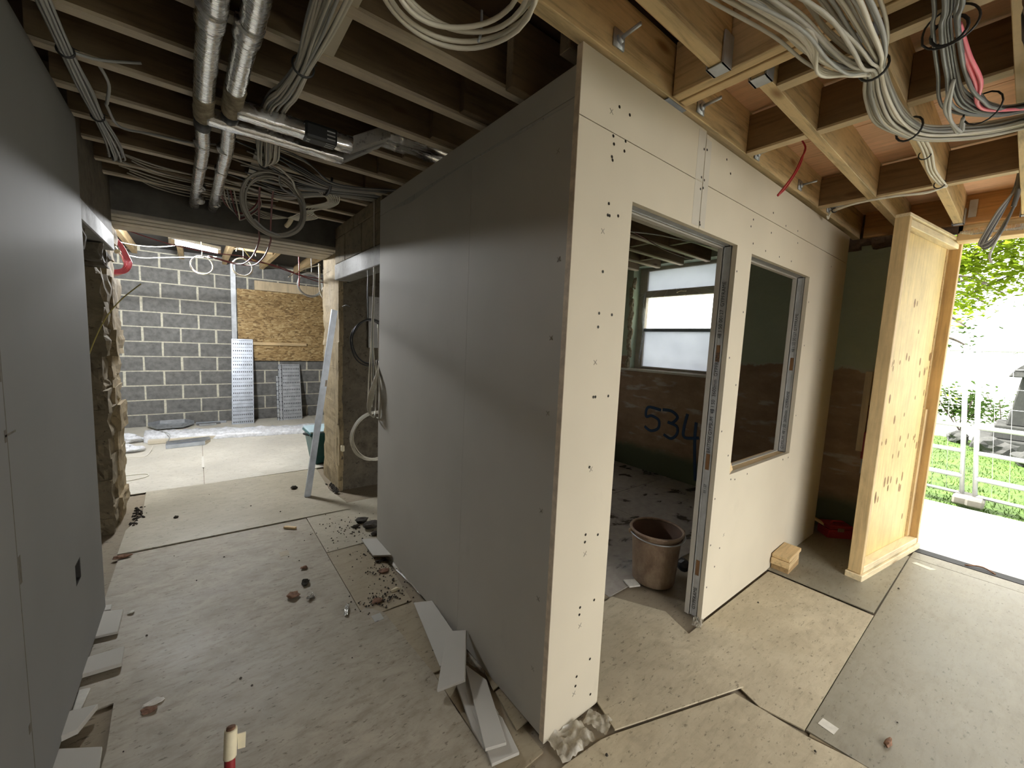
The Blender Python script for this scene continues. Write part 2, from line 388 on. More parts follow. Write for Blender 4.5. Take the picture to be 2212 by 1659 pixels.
# ================================================================== SETTING
# ------------------------------------------------------------------ floor
fl = struct('floor', boxes((-4.2, 3.55, -2.8, 7.5, -.25, -.012)), 'floor_base', 'dusty subfloor under protective hardboard sheets')
def sheet(poly, m='floor_sheet', z=0.0, t=.006, name='floor_panel'):
    return obj(name, prism(poly, z - t, z), m, fl)
def rect(x0, x1, y0, y1): return [(x0, y0), (x1, y0), (x1, y1), (x0, y1)]
g = .0025
sheet([(-1.47, 2.610), (.021, 2.568), (.028, 2.75), (-.02, 3.09), (.02, 3.86), (-1.42, 3.90), (-1.40, 3.30), (-1.47, 3.02)], 'floor_sheet_b', .010, .008)
sheet(rect(-1.46, -.335, 1.152, 2.66), 'floor_sheet_e')
sheet(rect(-.330, .60, 1.912, 2.72), 'floor_sheet_b', .002)
sheet([(-.331, 1.09), (-.06, 1.09), (-.03, 1.50), (-.06, 1.90), (-.331, 1.904)], 'floor_sheet_c')
sheet([(-1.40, -.2), (-.205, -.2), (-.205, .30), (-.196, .53), (-.231, 1.075), (-.29, 1.16), (-1.32, 1.16), (-1.31, .9), (-1.36, .2)], 'floor_sheet_e', .004)
sheet(rect(-1.36, -.20, -2.6, -.203), 'floor_sheet', .003)
sheet([(-.225, .555), (-.05, .535), (-.02, .72), (-.06, 1.08), (-.245, 1.085)], 'floor_sheet_c', -.003)
sheet([(-.2, -.02), (-.02, -.015), (-.02, .53), (-.19, .535)], 'floor_sheet_c', -.006)
sheet([(-.056, .105), (.063, .112), (.055, .292), (-.023, .296)], 'floor_sheet_c', .006)
sheet([(.262, -.127), (.919, -.341), (1.10, .16), (.95, .43), (.43, .39)], 'floor_sheet', .011, .007)
sheet([(.875, -.4255), (.91, -.5815), (2.135, -.577), (2.130, -.012), (1.02, -.01)], 'floor_sheet', .002)
sheet([(2.150, -.573), (3.318, -.572), (3.36, .3), (2.140, .3)], 'floor_sheet_f', .011)
sheet([(.917, -.5855), (3.329, -.5765), (3.340, -1.9), (1.02, -1.9)], 'floor_sheet_f', .002)
sheet([(3.337, -.578), (3.49, -.578), (3.49, -2.6), (3.345, -2.6)], 'floor_sheet_f', .002)
sheet([(-.195, -.11), (.012, -.10), (.19, -.115), (.25, -.13), (.86, -.33), (.872, -.43), (.888, -.598), (1.0, -1.0), (1.0, -2.6), (-.195, -2.6)], 'floor_sheet', 0)
sheet([(1.025, -1.91), (3.34, -1.91), (3.34, -2.63), (1.025, -2.63)], 'floor_sheet_b', 0)
sheet([(.905, -.60), (.922, -.60), (1.005, -1.0), (1.005, -1.6), (.985, -1.0)], 'floor_sheet_c', -.004)
sheet(rect(.95, 2.10, .45, 1.55), 'damp', -.001); sheet(rect(2.105, 3.42, .32, 1.55), 'damp', -.001); sheet(rect(.3, 3.42, 1.555, 2.43), 'damp', .001)
sheet([(.33, .40), (.945, .445), (.945, 1.55), (.33, 1.55)], 'floor_sheet_c', -.001)
sheet(rect(-1.9, -.995, 3.905, 5.75), 'floor_sheet_d', .004); sheet(rect(-.990, .62, 3.905, 5.75), 'floor_sheet_d', .004)
sheet(rect(-3.9, -1.905, 3.905, 7.2), 'floor_sheet_d', .003); sheet(rect(.625, 2.4, 3.905, 7.2), 'floor_sheet_d', .003)
sheet(rect(-1.9, .62, 5.753, 7.25), 'floor_sheet_d', .003)
sheet(rect(.60, 2.2, 1.912, 2.42), 'floor_sheet_c', 0)
# tape squares stuck on sheets
obj('tape_patch', prism([(.985, -.66), (1.035, -.665), (1.04, -.61), (.99, -.605)], .0025, .0035), 'debris_w', fl)
obj('tape_patch', prism([(-.60, 2.02), (-.545, 2.02), (-.545, 2.09), (-.60, 2.09)], .0005, .0015), 'floor_sheet_c', fl)
obj('tape_patch', prism([(-.30, 1.02), (-.25, 1.02), (-.25, 1.08), (-.30, 1.08)], .0045, .0055), 'lintel', fl)
obj('tape_patch', prism([(3.19, -.70), (3.24, -.73), (3.26, -.62), (3.22, -.60)], .0025, .0035), 'debris_w', fl)

# ------------------------------------------------------------------ left wall (plasterboard) with socket hole and side opening behind it
wl = struct('wall_left', boxes((-1.56, -1.50, -2.0, 1.925, .03, 2.5), (-1.50, -1.455, 1.90, 1.925, .03, 2.5)), 'joint', 'grey plasterboard corridor wall')
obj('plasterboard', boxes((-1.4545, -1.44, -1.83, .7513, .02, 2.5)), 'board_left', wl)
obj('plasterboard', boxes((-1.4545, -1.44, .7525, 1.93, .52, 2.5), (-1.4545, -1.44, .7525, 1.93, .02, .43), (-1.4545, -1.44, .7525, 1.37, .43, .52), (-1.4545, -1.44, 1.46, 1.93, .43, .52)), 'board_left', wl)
obj('socket_hole_shade', boxes((-1.4995, -1.4985, 1.36, 1.47, .42, .53), (-1.499, -1.4398, 1.448, 1.4605, .43, .52), (-1.499, -1.4398, 1.369, 1.373, .43, .52), (-1.499, -1.4398, 1.373, 1.448, .4295, .433), (-1.499, -1.4398, 1.373, 1.448, .517, .5205)), 'dark', wl)  # dark lining stands in for the shade inside the hole
b = bmesh.new()
box(b, -1.4403, -1.4399, .7488, .7545, .02, 2.48)
for y, z in ((.74, 1.36), (.745, 1.19), (.77, .76), (.74, .3)): box(b, -1.4402, -1.4394, y - .012, y + .004, z, z + random.uniform(.02, .12))
box(b, -1.4402, -1.4394, .735, .82, 1.205, 1.211)
obj('joint_crack', b, 'joint', wl)['kind'] = 'stuff'
wls = struct('wall_left_side', boxes((-1.60, -1.46, 1.93, 3.06, 2.16, 2.72), (-3.2, -3.05, .5, 3.06, -.1, 2.72), (-3.2, -1.56, .35, .5, -.1, 2.72)), 'stone_dk', 'old masonry over the side opening at left')
obj('lintel', bev(boxes((-1.62, -1.452, 1.90, 3.06, 2.05, 2.16)), .006), 'lintel_s', wls)
for i, (y, z, s) in enumerate(((2.0, 2.0, .12), (2.15, 1.98, .13), (2.75, 1.99, .12), (2.95, 1.97, .13))):
    obj('stone', rock((-1.56, y, z), (.16, s, .10), 30 + i, 2, .2, True), 'stone_dk', wls)

# ------------------------------------------------------------------ cross wall with wide opening
wc = struct('wall_cross', boxes((-3.2, -1.56, 3.12, 3.68, -.05, 2.74), (.16, 3.6, 3.12, 3.68, -.05, 2.74)), 'stone_dk', 'thick rubble stone cross wall with a wide opening')
z = -.02; i = 0
rr = random.Random(3)
while z < 2.3:                                                     # left jamb, stone by stone
    h = rr.uniform(.09, .22); w1 = rr.uniform(-1.555, -1.52)
    y0 = 3.03
    if rr.random() < .55:
        xs = rr.uniform(-1.68, -1.62)
        obj('stone', rock(((-1.95 + xs) / 2, y0 + .14, z + h / 2), (xs + 1.95, .24, h * 1.10), i, 2, .10, True), 'stone', wc)
        obj('stone', rock(((xs + w1) / 2, y0 + .14 + rr.uniform(-.02, .02), z + h / 2), (w1 - xs, .26, h * 1.12), i + 50, 2, .14, True), 'stone', wc)
    else:
        obj('stone', rock(((-1.95 + w1) / 2, y0 + .14, z + h / 2), (w1 + 1.95, .26, h * 1.12), i + 20, 2, .11, True), 'stone', wc)
    obj('stone', rock((w1 - .05 + rr.uniform(-.012, .012), y0 + .40, z + h / 2), (.15, .36, h * 1.12), i + 90, 2, .12, True), 'stone_lt', wc)
    z += h * .97; i += 1
z = -.02
while z < 2.3:                                                     # right pier: pale broken arris and reveal, dark plastered front
    h = rr.uniform(.12, .30)
    obj('stone', rock((.076 + rr.uniform(-.005, .005), 3.13, z + h / 2), (.040, .10, h * 1.16), i + 140, 2, .14, True), 'stone_lt', wc)
    obj('stone', rock((.13, 3.42, z + h / 2), (.14, .52, h * 1.12), i + 170, 2, .10, True), 'stone_lt', wc)
    z += h * .95; i += 1
b = bmesh.new(); nx, nz = 26, 60
vv = [[b.verts.new((.085 + .75 * a / nx, 3.095 + .035 * noise.noise(Vector((a * .4, c * .35, 3))) + .03 * noise.noise(Vector((a * .9, c * .9, 9))), -.02 + 2.05 * c / nz)) for c in range(nz + 1)] for a in range(nx + 1)]
for a in range(nx):
    for c in range(nz): b.faces.new((vv[a][c], vv[a + 1][c], vv[a + 1][c + 1], vv[a][c + 1]))
obj('plaster', b, 'stone_dk', wc, True)
# beam on lintels over the opening
obj('beam', boxes((-1.50, .10, 3.06, 3.16, 2.335, 2.56)), 'beam', wc)
for k, (ya, yb, dz) in enumerate(((3.055, 3.155, 0), (3.20, 3.31, .002), (3.35, 3.46, .001), (3.49, 3.70, .003))):
    obj('lintel', bev(boxes((-1.56, .14, ya, yb, 2.305 + dz, 2.335)), .004), 'lintel_lt', wc)
obj('infill', boxes((-1.6, .2, 3.17, 3.68, 2.336, 2.74)), 'beam', wc)
# side opening on the right: concrete lintel with blockwork over
ws = struct('wall_right_side', boxes((.03, .14, 1.86, 3.05, 2.18, 2.46)), 'stone_dk', 'blockwork over the side opening beside the partition')
obj('lintel', bev(boxes((.005, .14, 1.845, 3.02, 2.03, 2.17)), .005), 'lintel_s', ws)
for y0, y1, z0, z1 in ((1.86, 2.29, 2.18, 2.40), (2.30, 2.74, 2.18, 2.40), (2.75, 3.05, 2.18, 2.40), (1.86, 2.5, 2.405, 2.5), (2.51, 3.05, 2.405, 2.5)):
    obj('block', bev(boxes((.018, .12, y0, y1, z0, z1)), .004), 'stone', ws)
struct('wall_light_stop', boxes((.62, 3.45, 2.47, 2.56, -.02, 2.5)), 'board_grey', 'added wall keeping window light out of the side opening')  # unseen wall added to stop window light reaching the side opening

# ------------------------------------------------------------------ far block wall
wf = struct('wall_far', boxes((-4.1, 2.5, 7.304, 7.5, -.05, 2.9)), 'mortar', 'grey concrete block wall of the far room')
wf2 = struct('wall_far_left', boxes((-4.1, -3.95, 3.68, 7.3, -.05, 2.9)), 'block', 'block side wall of far room')
wf3 = struct('wall_far_right', boxes((2.4, 2.55, 3.68, 7.3, -.05, 2.9)), 'block', 'block end wall of far room')
meshes = []
for k in range(5):
    b = bmesh.new(); box(b, -.2125, .2125, -.008, .03, -.1035, .1035)
    bmesh.ops.subdivide_edges(b, edges=b.edges[:], cuts=1, use_grid_fill=True)
    for v in b.verts: v.co += Vector((noise.noise(v.co * 30 + Vector((k * 9, 0, 0))) * .004, noise.noise(v.co * 19 + Vector((0, k * 5, 0))) * .003, noise.noise(v.co * 25 + Vector((0, 0, k * 7))) * .003))
    me = bpy.data.meshes.new('block'); b.to_mesh(me); b.free(); me.materials.append(MT['block']); meshes.append(me)
for row in range(13):
    zc = -.045 + .1125 + row * .225
    x = -2.78 + (.225 if row % 2 else 0)
    while x < 1.5:
        if not (-.47 < x < .95 and 1.05 < zc < 2.2):
            o = bpy.data.objects.new('block', rr.choice(meshes)); o.location = (x + rr.uniform(-.004, .004), 7.306, zc + rr.uniform(-.002, .002)); C.objects.link(o); o.parent = wf
        x += .45
# boarded window in the block wall
osb_t = thing('strand_board_panel', 'orange brown strand board sheet covering a window in the block wall', 'board', (.2, 7.27, 1.03))
obj('panel', boxes((-.46, .98, 7.258, 7.274, 1.03, 2.235)), 'osb', osb_t)
obj('batten', bev(boxes((-.26, .585, 7.225, 7.256, 1.30, 1.352)), .003), 'pine', osb_t)
tag(obj('timber_lintel', bev(boxes((-.21, .98, 7.262, 7.30, 2.24, 2.40)), .004), 'pine_z'), 'pale rough timber lintel board above the strand board sheet', 'timber')
tag(obj('steel_stud', boxes((-.545, -.475, 7.24, 7.244, .0, 2.80), (-.545, -.542, 7.244, 7.29, 0, 2.8), (-.478, -.475, 7.244, 7.29, 0, 2.8)), 'galv_dk'), 'tall galvanised steel stud fixed upright on the far block wall', 'stud')

# ------------------------------------------------------------------ exterior wall, window, door opening
we = struct('wall_right', boxes((3.45, 3.75, -.50, 1.20, -.3, 2.95), (3.45, 3.75, 2.26, 3.3, -.3, 2.95), (3.45, 3.75, 1.2, 2.26, -.3, 1.27), (3.45, 3.75, 1.2, 2.26, 2.56, 2.95),
    (3.45, 3.75, -2.8, -1.70, -.3, 2.95), (3.45, 3.75, -1.7, -.5, 2.53, 2.95)), 'ext', 'outer wall painted green above bare brown plaster')
obj('sill', bev(boxes((3.40, 3.74, 1.15, 2.42, 1.238, 1.268)), .006), 'sill_lt', we)
obj('reveal', boxes((3.449, 3.74, 2.255, 2.262, 1.268, 2.44)), 'green_paint', we)
for i in range(9):
    obj('plaster_edge', rock((3.455 + rr.uniform(-.01, .01), 2.262 + rr.uniform(-.02, .02), 1.33 + i * .13), (.05, .07, .16), 300 + i, 2, .3), 'wool', we)
w1 = sempty('window_1', 'small window of the back room sheeted over with polythene')
fx0, fx1 = 3.60, 3.66
b = boxes((fx0, fx1, 2.15, 2.26, 1.268, 2.56), (fx0, fx1, 1.2, 1.24, 1.268, 2.56), (fx0, fx1, 1.24, 2.15, 1.268, 1.30), (fx0, fx1, 1.24, 2.15, 2.185, 2.27), (fx0, fx1, 1.24, 2.15, 2.52, 2.56))
obj('window_frame', bev(b, .004), 'winframe', w1)
obj('glazing_bar', bev(boxes((fx0 - .01, fx1 - .01, 1.24, 2.15, 1.752, 1.792)), .005), 'winbar', w1)
obj('pane', boxes((3.625, 3.63, 1.24, 2.15, 1.30, 1.752)), 'pane_white', w1)
obj('pane', boxes((3.625, 3.63, 1.24, 2.15, 2.27, 2.52)), 'pane_white', w1)
obj('pane', boxes((3.625, 3.63, 1.24, 2.15, 1.792, 2.185)), 'glass', w1)
b = bmesh.new()
for k in range(9): tube(b, smooth_path([(3.592, 1.75 + .05 * k * (-1) ** k, 2.28 - .004 * k), (3.59, 1.72 + .07 * k * (-1) ** k, 2.24), (3.592, 1.7 + .10 * k * (-1) ** k, 2.17)], 3), .0022, 4)
for k in range(6): tube(b, smooth_path([(3.592, 2.16 + .01 * k, 2.25 - .02 * k), (3.588, 2.19 - .01 * k, 1.95), (3.592, 2.15 + .008 * k, 1.70 - .05 * k), (3.592, 2.18, 1.32)], 3), .0025, 4)
obj('polythene_crease', b, 'film', w1)
obj('window_handle', tb([(3.585, 1.72, 2.225), (3.57, 1.67, 2.24), (3.575, 1.60, 2.235)], .008, 6), 'wool', w1)
# graffiti (flat spray paint strokes on the plaster)
def strokes(L, r, x):
    b = bmesh.new()
    for s in L: tube(b, [Vector((x, p[0], p[1])) for p in smooth_path([Vector((q[0], q[1], 0)) for q in s], 5)], r, 8)
    for v in b.verts: v.co.x = x + (v.co.x - x) * .08
    return b
gx = 3.449
obj('painted_number', strokes([[(1.72, .79), (1.90, .80), (1.92, .68), (1.84, .70), (1.74, .66), (1.74, .56), (1.84, .51), (1.93, .55)],
    [(1.70, .80), (1.58, .80), (1.50, .74), (1.56, .66), (1.62, .66), (1.50, .63), (1.49, .54), (1.56, .47), (1.66, .50)],
    [(1.38, .80), (1.41, .62), (1.39, .52), (1.22, .55)], [(1.27, .72), (1.27, .55), (1.25, .30), (1.22, .05)],
    [(1.05, .84), (1.16, .70), (1.14, .50), (1.02, .46), (1.0, .58), (1.12, .60)]], .018, gx), 'spray', we)
tr = obj('header', bev(boxes((3.42, 3.56, -1.75, -.56, 2.415, 2.53)), .004), 'joist_y', we)
obj('jamb', boxes((3.50, 3.60, -.515, -.50, 0, 2.42)), 'joist_y', we)
obj('membrane', rock((3.43, -.95, 2.475), (.03, .7, .09), 411, 3, .35), 'foil', we)
obj('threshold', boxes((3.50, 3.60, -1.7, -.57, -.05, .004)), 'threshold', we)
obj('threshold_strip', tb([(3.53, -.85, .006), (3.56, -.93, .02), (3.53, -1.0, .006)], .005, 5), 'debris_b', we)
# rough masonry above the green paint
for i in range(7): obj('stone', rock((3.44, -.35 + .1 * i, 2.50 + .05 * (i % 2)), (.08, .12, .12), 330 + i, 2, .2, True), 'brick_dk', we)
obj('infill', boxes((3.42, 3.452, -.585, .35, 2.47, 2.72)), 'brick_dk', we)
# unseen wall behind the camera; its wide opening is added for fill light
struct('unseen_wall_back', boxes((-.27, .1, -2.8, -2.65, -.1, 2.95), (2.6, 3.75, -2.8, -2.65, -.1, 2.95), (.1, 2.6, -2.8, -2.65, 2.45, 2.95)), 'board', 'unseen back wall with a wide opening added for fill daylight')
struct('wall_light_stop_left', boxes((-1.46, -.15, -1.95, -1.83, -.02, 2.72), (-.27, -.15, -2.65, -1.95, -.02, 2.72)), 'board_grey', 'unseen wall added behind the viewer to block light on the left')  # added to keep light from behind off the corridor

# ------------------------------------------------------------------ ceiling
ce = sempty('ceiling', 'exposed timber joists under plywood decking')
for x0, x1, y0, y1, m in ((-3.2, .545, -2.8, -.02, 'ply_deck'), (.55, 1.72, -2.8, .0, 'ply_deck'), (1.725, 3.6, -2.8, .0, 'ply_deck'), (-3.2, 3.6, .0, 3.12, 'deck_dk'), (-4.1, 2.55, 3.12, 7.5, 'dark')):  # far deck near black: shade between the far joists put into its colour
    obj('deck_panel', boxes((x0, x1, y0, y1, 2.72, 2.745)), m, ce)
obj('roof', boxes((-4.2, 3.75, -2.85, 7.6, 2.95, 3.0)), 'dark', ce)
def jx(x0, x1, y, z0=2.52, z1=2.72, t=.045, m='joist_x', name='joist', q=None):
    return obj(name, bev(boxes((x0, x1, y - t / 2, y + t / 2, z0, z1)), .002), m, q or ce)
LJ = [.395, .68, .985, 1.29, 1.60, 1.895, 2.20, 2.545, 2.82]
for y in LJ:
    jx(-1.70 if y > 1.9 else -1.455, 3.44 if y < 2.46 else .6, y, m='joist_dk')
for y in LJ: obj('underside_light_strip', boxes((-1.69 if y > 1.9 else -1.45, 3.43 if y < 2.46 else .59, y - .0235, y + .0235, 2.507, 2.5195)), 'batten', ce)  # added pale strips imitate light on the joist undersides
jx(-1.455, 3.44, .020, 2.52, 2.72, .05)                            # bolted wall plate above the partition front
for y in (-.205, -.62, -1.05, -1.5, -2.0, -2.55): jx(-1.455, .488, y)
for x in (.517, .572): obj('trimmer', bev(boxes((x - .0225, x + .0225, -2.64, -.012, 2.52, 2.72)), .002), 'joist_y', ce)
J2 = [-.277, -.565, -.872, -1.2, -1.5, -1.8, -2.1, -2.5]
for y in J2: jx(.604, 3.36, y)
obj('rim_joist', bev(boxes((3.36, 3.41, -2.64, -.03, 2.52, 2.72)), .002), 'rim', ce)
rows = [(.72, (1, 2)), (1.2, (0, 1, 2, 3)), (2.34, (0, 1, 2, 3))]
for x, bays in rows:
    for k in bays:
        ya = J2[k] + .0235; yb = (J2[k - 1] - .0235) if k else -.006
        dx = rr.uniform(-.02, .02)
        obj('noggin', bev(boxes((x + dx - .0225, x + dx + .0225, ya, yb, 2.53, 2.70)), .002), 'noggin', ce)
        obj('underside_light_strip', boxes((x + dx - .024, x + dx + .024, ya, yb, 2.519, 2.5295)), 'underside_lit_y', ce)  # added pale strip imitates light under the noggin
for k, (x, y0, y1) in enumerate(((.9, .70, .96), (1.9, .41, .65), (1.9, .70, .96), (2.6, 1.0, 1.27), (1.5, 1.31, 1.57), (2.4, 1.31, 1.57), (2.95, .70, .96), (3.0, 1.62, 1.87))):
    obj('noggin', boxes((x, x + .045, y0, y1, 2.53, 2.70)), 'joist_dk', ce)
# sister blocks at the partition head
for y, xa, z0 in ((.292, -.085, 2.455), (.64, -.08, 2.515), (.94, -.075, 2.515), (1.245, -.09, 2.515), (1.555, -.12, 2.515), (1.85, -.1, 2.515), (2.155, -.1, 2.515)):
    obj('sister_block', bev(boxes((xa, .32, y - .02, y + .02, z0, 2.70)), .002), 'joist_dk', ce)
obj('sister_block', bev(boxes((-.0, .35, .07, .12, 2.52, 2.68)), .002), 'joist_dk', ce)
# metal joist hangers
def hanger(x, y, s, long=.05):
    b = boxes((min(x, x + s * long), max(x, x + s * long), y - .03, y + .03, 2.514, 2.5175), (min(x, x + s * long), max(x, x + s * long), y - .031, y - .0245, 2.514, 2.62), (min(x, x + s * long), max(x, x + s * long), y + .0245, y + .031, 2.514, 2.62))
    obj('joist_hanger', b, 'galv', ce)
hanger(.494, -.205, -1, .06)
for y in J2[:4]: hanger(.604, y, 1, .06)
for y in J2[:4]: hanger(3.36, y, -1, .05)
b = boxes((.48, .61, -.005, .055, 2.513, 2.5165)); obj('joist_hanger', b, 'galv', ce)
for y in (-.625,): obj('nail_plate', boxes((3.352, 3.36, y - .02, y + .02, 2.56, 2.68)), 'galv', ce)
# square-washer bolts in the wall plate
for x, zc in ((.155, 2.575), (.715, 2.565), (1.30, 2.555), (1.93, 2.565), (2.5, 2.56)):
    b = boxes((x - .028, x + .028, -.0115, -.0055, zc - .028, zc + .028)); tube(b, [(x, -.0115, zc), (x, -.022, zc)], .016, 6); tube(b, [(x, -.02, zc), (x, -.095, zc + .004)], .0065, 8)
    obj('bolt', b, 'galv', ce)
# far room joists
for x in (-2.3, -1.70, -1.16, -.62, -.10, .42, .95): obj('joist', bev(boxes((x - .03, x + .03, 3.70, 7.29, 2.60, 2.72)), .002), 'joist_y', ce)
for x, y in ((-1.4, 4.3), (-.9, 4.15), (-.36, 4.4), (.16, 4.2), (-.36, 5.6)): obj('noggin', boxes((x - .24, x + .21, y, y + .045, 2.60, 2.72)), 'joist_x', ce)

# ------------------------------------------------------------------ partition (plasterboarded cubicle)
wp = struct('wall_partition_front', boxes((.012, .304, .026, .074, .01, 2.46), (1.26, 1.37, .026, .074, .01, 2.46), (.30, 3.12, .026, .074, 2.145, 2.46), (2.375, 3.12, .026, .074, .01, 2.46), (1.37, 2.38, .026, .074, .01, .79)), 'joint', 'plasterboard partition front with a doorway and a hatch')
DZ, WX0, WX1, WZ0, WZ1 = 2.08, 1.376, 2.314, .832, 2.066
def bd(*L): return obj('plasterboard', boxes(*L), 'board', wp)
q = .0016
bd((-.008, .80 - q, 0, .025, 2.28 + q, 2.5)); bd((.80 + q, 3.13, 0, .025, 2.28 + q, 2.488))
bd((-.008, .304, 0, .025, .004, 2.28 - q), (.304, .80 - q, 0, .025, DZ, 2.28 - q))
bd((.80 + q, 1.199, 0, .025, DZ, 2.28 - q), (1.199, WX0, 0, .025, .006, 2.28 - q), (WX0, WX1, 0, .025, WZ1, 2.28 - q), (WX0, WX1, 0, .025, .006, WZ0), (WX1, 3.13, 0, .025, .006, 2.28 - q))
obj('plasterboard', boxes((.03, .304, .075, .10, .006, 2.46), (.304, 1.199, .075, .10, DZ - .005, 2.46), (1.199, WX0, .075, .1, .006, 2.46), (WX0, WX1, .075, .1, WZ1 - .004, 2.46), (WX0, WX1, .075, .1, .006, WZ0), (WX1, 3.13, .075, .1, .006, 2.46)), 'board_grey', wp)
obj('board_edge', boxes((-.0088, -.0079, .001, .0245, .01, 2.498)), 'board_edge', wp)
obj('taper', boxes((.735, .797, -.0006, .0002, DZ + .01, 2.28), (.803, .85, -.0006, .0002, DZ + .01, 2.47), (.735, .797, -.0006, .0002, 2.285, 2.49)), 'tape', wp)
# metal framing in the openings
def stud_z(x, z0, z1): return boxes((x, x + .002, .027, .073, z0, z1), (x, x + .05, .027, .029, z0, z1), (x, x + .05, .071, .073, z0, z1), (x - .003, x, .031, .036, z0, z1), (x - .003, x, .064, .069, z0, z1))
js = obj('jamb_stud', stud_z(1.204, .01, DZ), 'stud', wp)
obj('head_channel', boxes((.30, 1.20, .027, .073, DZ + .004, DZ + .006), (.30, 1.2, .031, .036, DZ + .001, DZ + .004), (.30, 1.2, .064, .069, DZ + .001, DZ + .004)), 'stud', wp)
hs = obj('hatch_stud', stud_z(2.319, WZ0, WZ1), 'stud', wp)
obj('head_channel', boxes((WX0, WX1, .027, .073, WZ1 + .004, WZ1 + .006), (WX0, WX1, .031, .036, WZ1 + .001, WZ1 + .004)), 'stud', wp)
obj('sill_board', bev(boxes((WX0, WX1, .024, .12, WZ0 - .02, WZ0 - .004)), .003), 'pine', wp)
for zc in (.30, .92, 1.52): obj('stud_slot', bev(boxes((1.2030, 1.2036, .040, .060, zc - .045, zc + .045)), .0001), 'brown_hole', js)
obj('stud_slot', boxes((2.3180, 2.3186, .040, .060, 1.42, 1.51)), 'brown_hole', hs)
b = bmesh.new()
for s_, x in ((1.2025, 1), (2.3175, 2)):
    pass
def lettering(s, x, y, z, h, par):
    cu = bpy.data.curves.new('lettering', 'FONT'); cu.body = s; cu.size = h; cu.align_x = 'LEFT'; cu.align_y = 'CENTER'; cu.extrude = .0002; cu.space_character = 1.05
    cu.materials.append(MT['print'])
    o = bpy.data.objects.new('lettering', cu); C.objects.link(o); o.parent = par
    # text runs upwards (+z); letter tops point towards +y ... seen from -x
    o.matrix_world = Matrix(((0, 0, -1, x), (0, 1, 0, y), (1, 0, 0, z), (0, 0, 0, 1))) @ Matrix.Rotation(0, 4, 'Z')
    return o
def letter2(s, x, y, z, h, par):
    o = lettering(s, x, y, z, h, par)
    # local X -> +z, local Y -> +y (towards the right-hand board as seen), local Z -> -x
    X = Vector((0, 0, 1)); Z = Vector((-1, 0, 0)); Y = Z.cross(X)
    o.matrix_world = Matrix(((X.x, Y.x, Z.x, x), (X.y, Y.y, Z.y, y), (X.z, Y.z, Z.z, z), (0, 0, 0, 1)))
letter2('BRITISH GYPSUM  48 I 50  3600mm  GYPFRAME', 1.2026, .050, .97, .026, js)
letter2('48 I 50 00127  GYPFRAME', 1.2026, .050, 1.60, .026, js)
letter2('GYPFRAME', 1.2026, .050, .05, .026, js); letter2('05 127', 1.2026, .050, .74, .018, js)
letter2('GYPSUM  48 I 50  3600mm  GYPFRAME', 2.3176, .050, .85, .024, hs)
letter2('48 I 50 00127 GYPFRAME', 2.3176, .050, 1.55, .024, hs)
# screws and pencil marks
b = bmesh.new()
def dot(x, z, r=.0058): bmesh.ops.create_circle(b, cap_ends=True, radius=r, segments=8, matrix=Matrix.Translation((x, -.0007, z)) @ Matrix.Rotation(math.pi / 2, 4, 'X'))
SC = [(.19, 2.375), (.25, 2.37), (.17, 2.27), (.175, 2.245), (.235, 2.275), (.235, 2.24), (.17, 2.20), (.172, 2.19), (.165, 2.04), (.165, 2.0), (.175, 2.0), (.225, 2.01), (.16, 1.80), (.155, 1.65), (.153, 1.60), (.225, 1.65), (.15, 1.34), (.165, 1.34), (.24, 1.34), (.155, 1.07),
      (.158, .80), (.158, .77), (.235, .78), (.155, .50), (.155, .47), (.24, .5), (.16, .20), (.158, .16), (.235, .24), (.255, .07), (.785, 2.42), (.81, 2.425), (.785, 2.30), (.81, 2.295), (.81, 2.26), (.785, 2.25), (.80, 2.11), (.81, 2.10), (1.0, 2.44), (1.05, 2.39), (1.33, 2.2), (1.35, 2.24),
      (1.22, 1.95), (1.34, 1.75), (1.23, 1.5), (1.34, 1.35), (1.225, 1.1), (1.33, .95), (1.225, .72), (1.225, .45), (1.34, .40), (1.225, .2), (1.30, .3), (1.38, 2.12), (1.55, 2.11), (1.75, 2.11), (1.95, 2.115), (1.40, .80), (1.45, .79), (1.62, .795), (2.2, .80), (2.30, .80), (2.35, 1.9), (2.36, 1.6), (2.36, 1.1), (1.6, 2.33), (1.6, 2.22), (2.0, 2.31), (2.02, 2.24), (1.8, 2.3), (2.75, 2.2), (2.75, 1.5)]
for x, z in SC: dot(x + rr.uniform(-.003, .003), z)
obj('screw', b, 'screw', wp)['kind'] = 'stuff'
b = bmesh.new()
def cross(x, z, s=.012):
    for a in (.7, -.9):
        M = Matrix.Translation((x, -.0006, z)) @ Matrix.Rotation(a, 4, 'Y'); box(b, -s, s, -.0004, .0004, -.0011, .0011, M)
for x, z in ((.15, 2.345), (.145, 1.94), (.15, 1.47), (.165, 1.06), (.163, .72), (.16, .42), (.15, .13), (1.38, .47)): cross(x, z)
obj('pencil_mark', b, 'pencil', wp)['kind'] = 'stuff'

wq = struct('wall_partition_left', boxes((.026, .095, .03, 1.83, .01, 2.45)), 'joint', 'plasterboard partition side facing the corridor')
for y0, y1, z0, z1 in ((  .026, .6690, .012, 2.349), (.6702, 1.84, .012, 2.349), (.026, 1.84, 2.3515, 2.45)): obj('plasterboard', boxes((0, .025, y0, y1, z0, z1)), 'board_grey', wq)  # ivory board drawn greyer: dim corridor light put into its colour
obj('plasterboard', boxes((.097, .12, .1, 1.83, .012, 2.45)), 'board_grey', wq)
b = prism([(.05, 2.335), (.35, 2.338), (.75, 2.345), (1.0, 2.34), (1.35, 2.32), (1.62, 2.345), (1.75, 2.352), (1.2, 2.356), (.4, 2.353)], -.0004, .0009, Matrix(((0, 0, -1, 0), (1, 0, 0, 0), (0, 1, 0, 0), (0, 0, 0, 1))))
obj('filler_smear', b, 'lintel', wq)
b = bmesh.new()
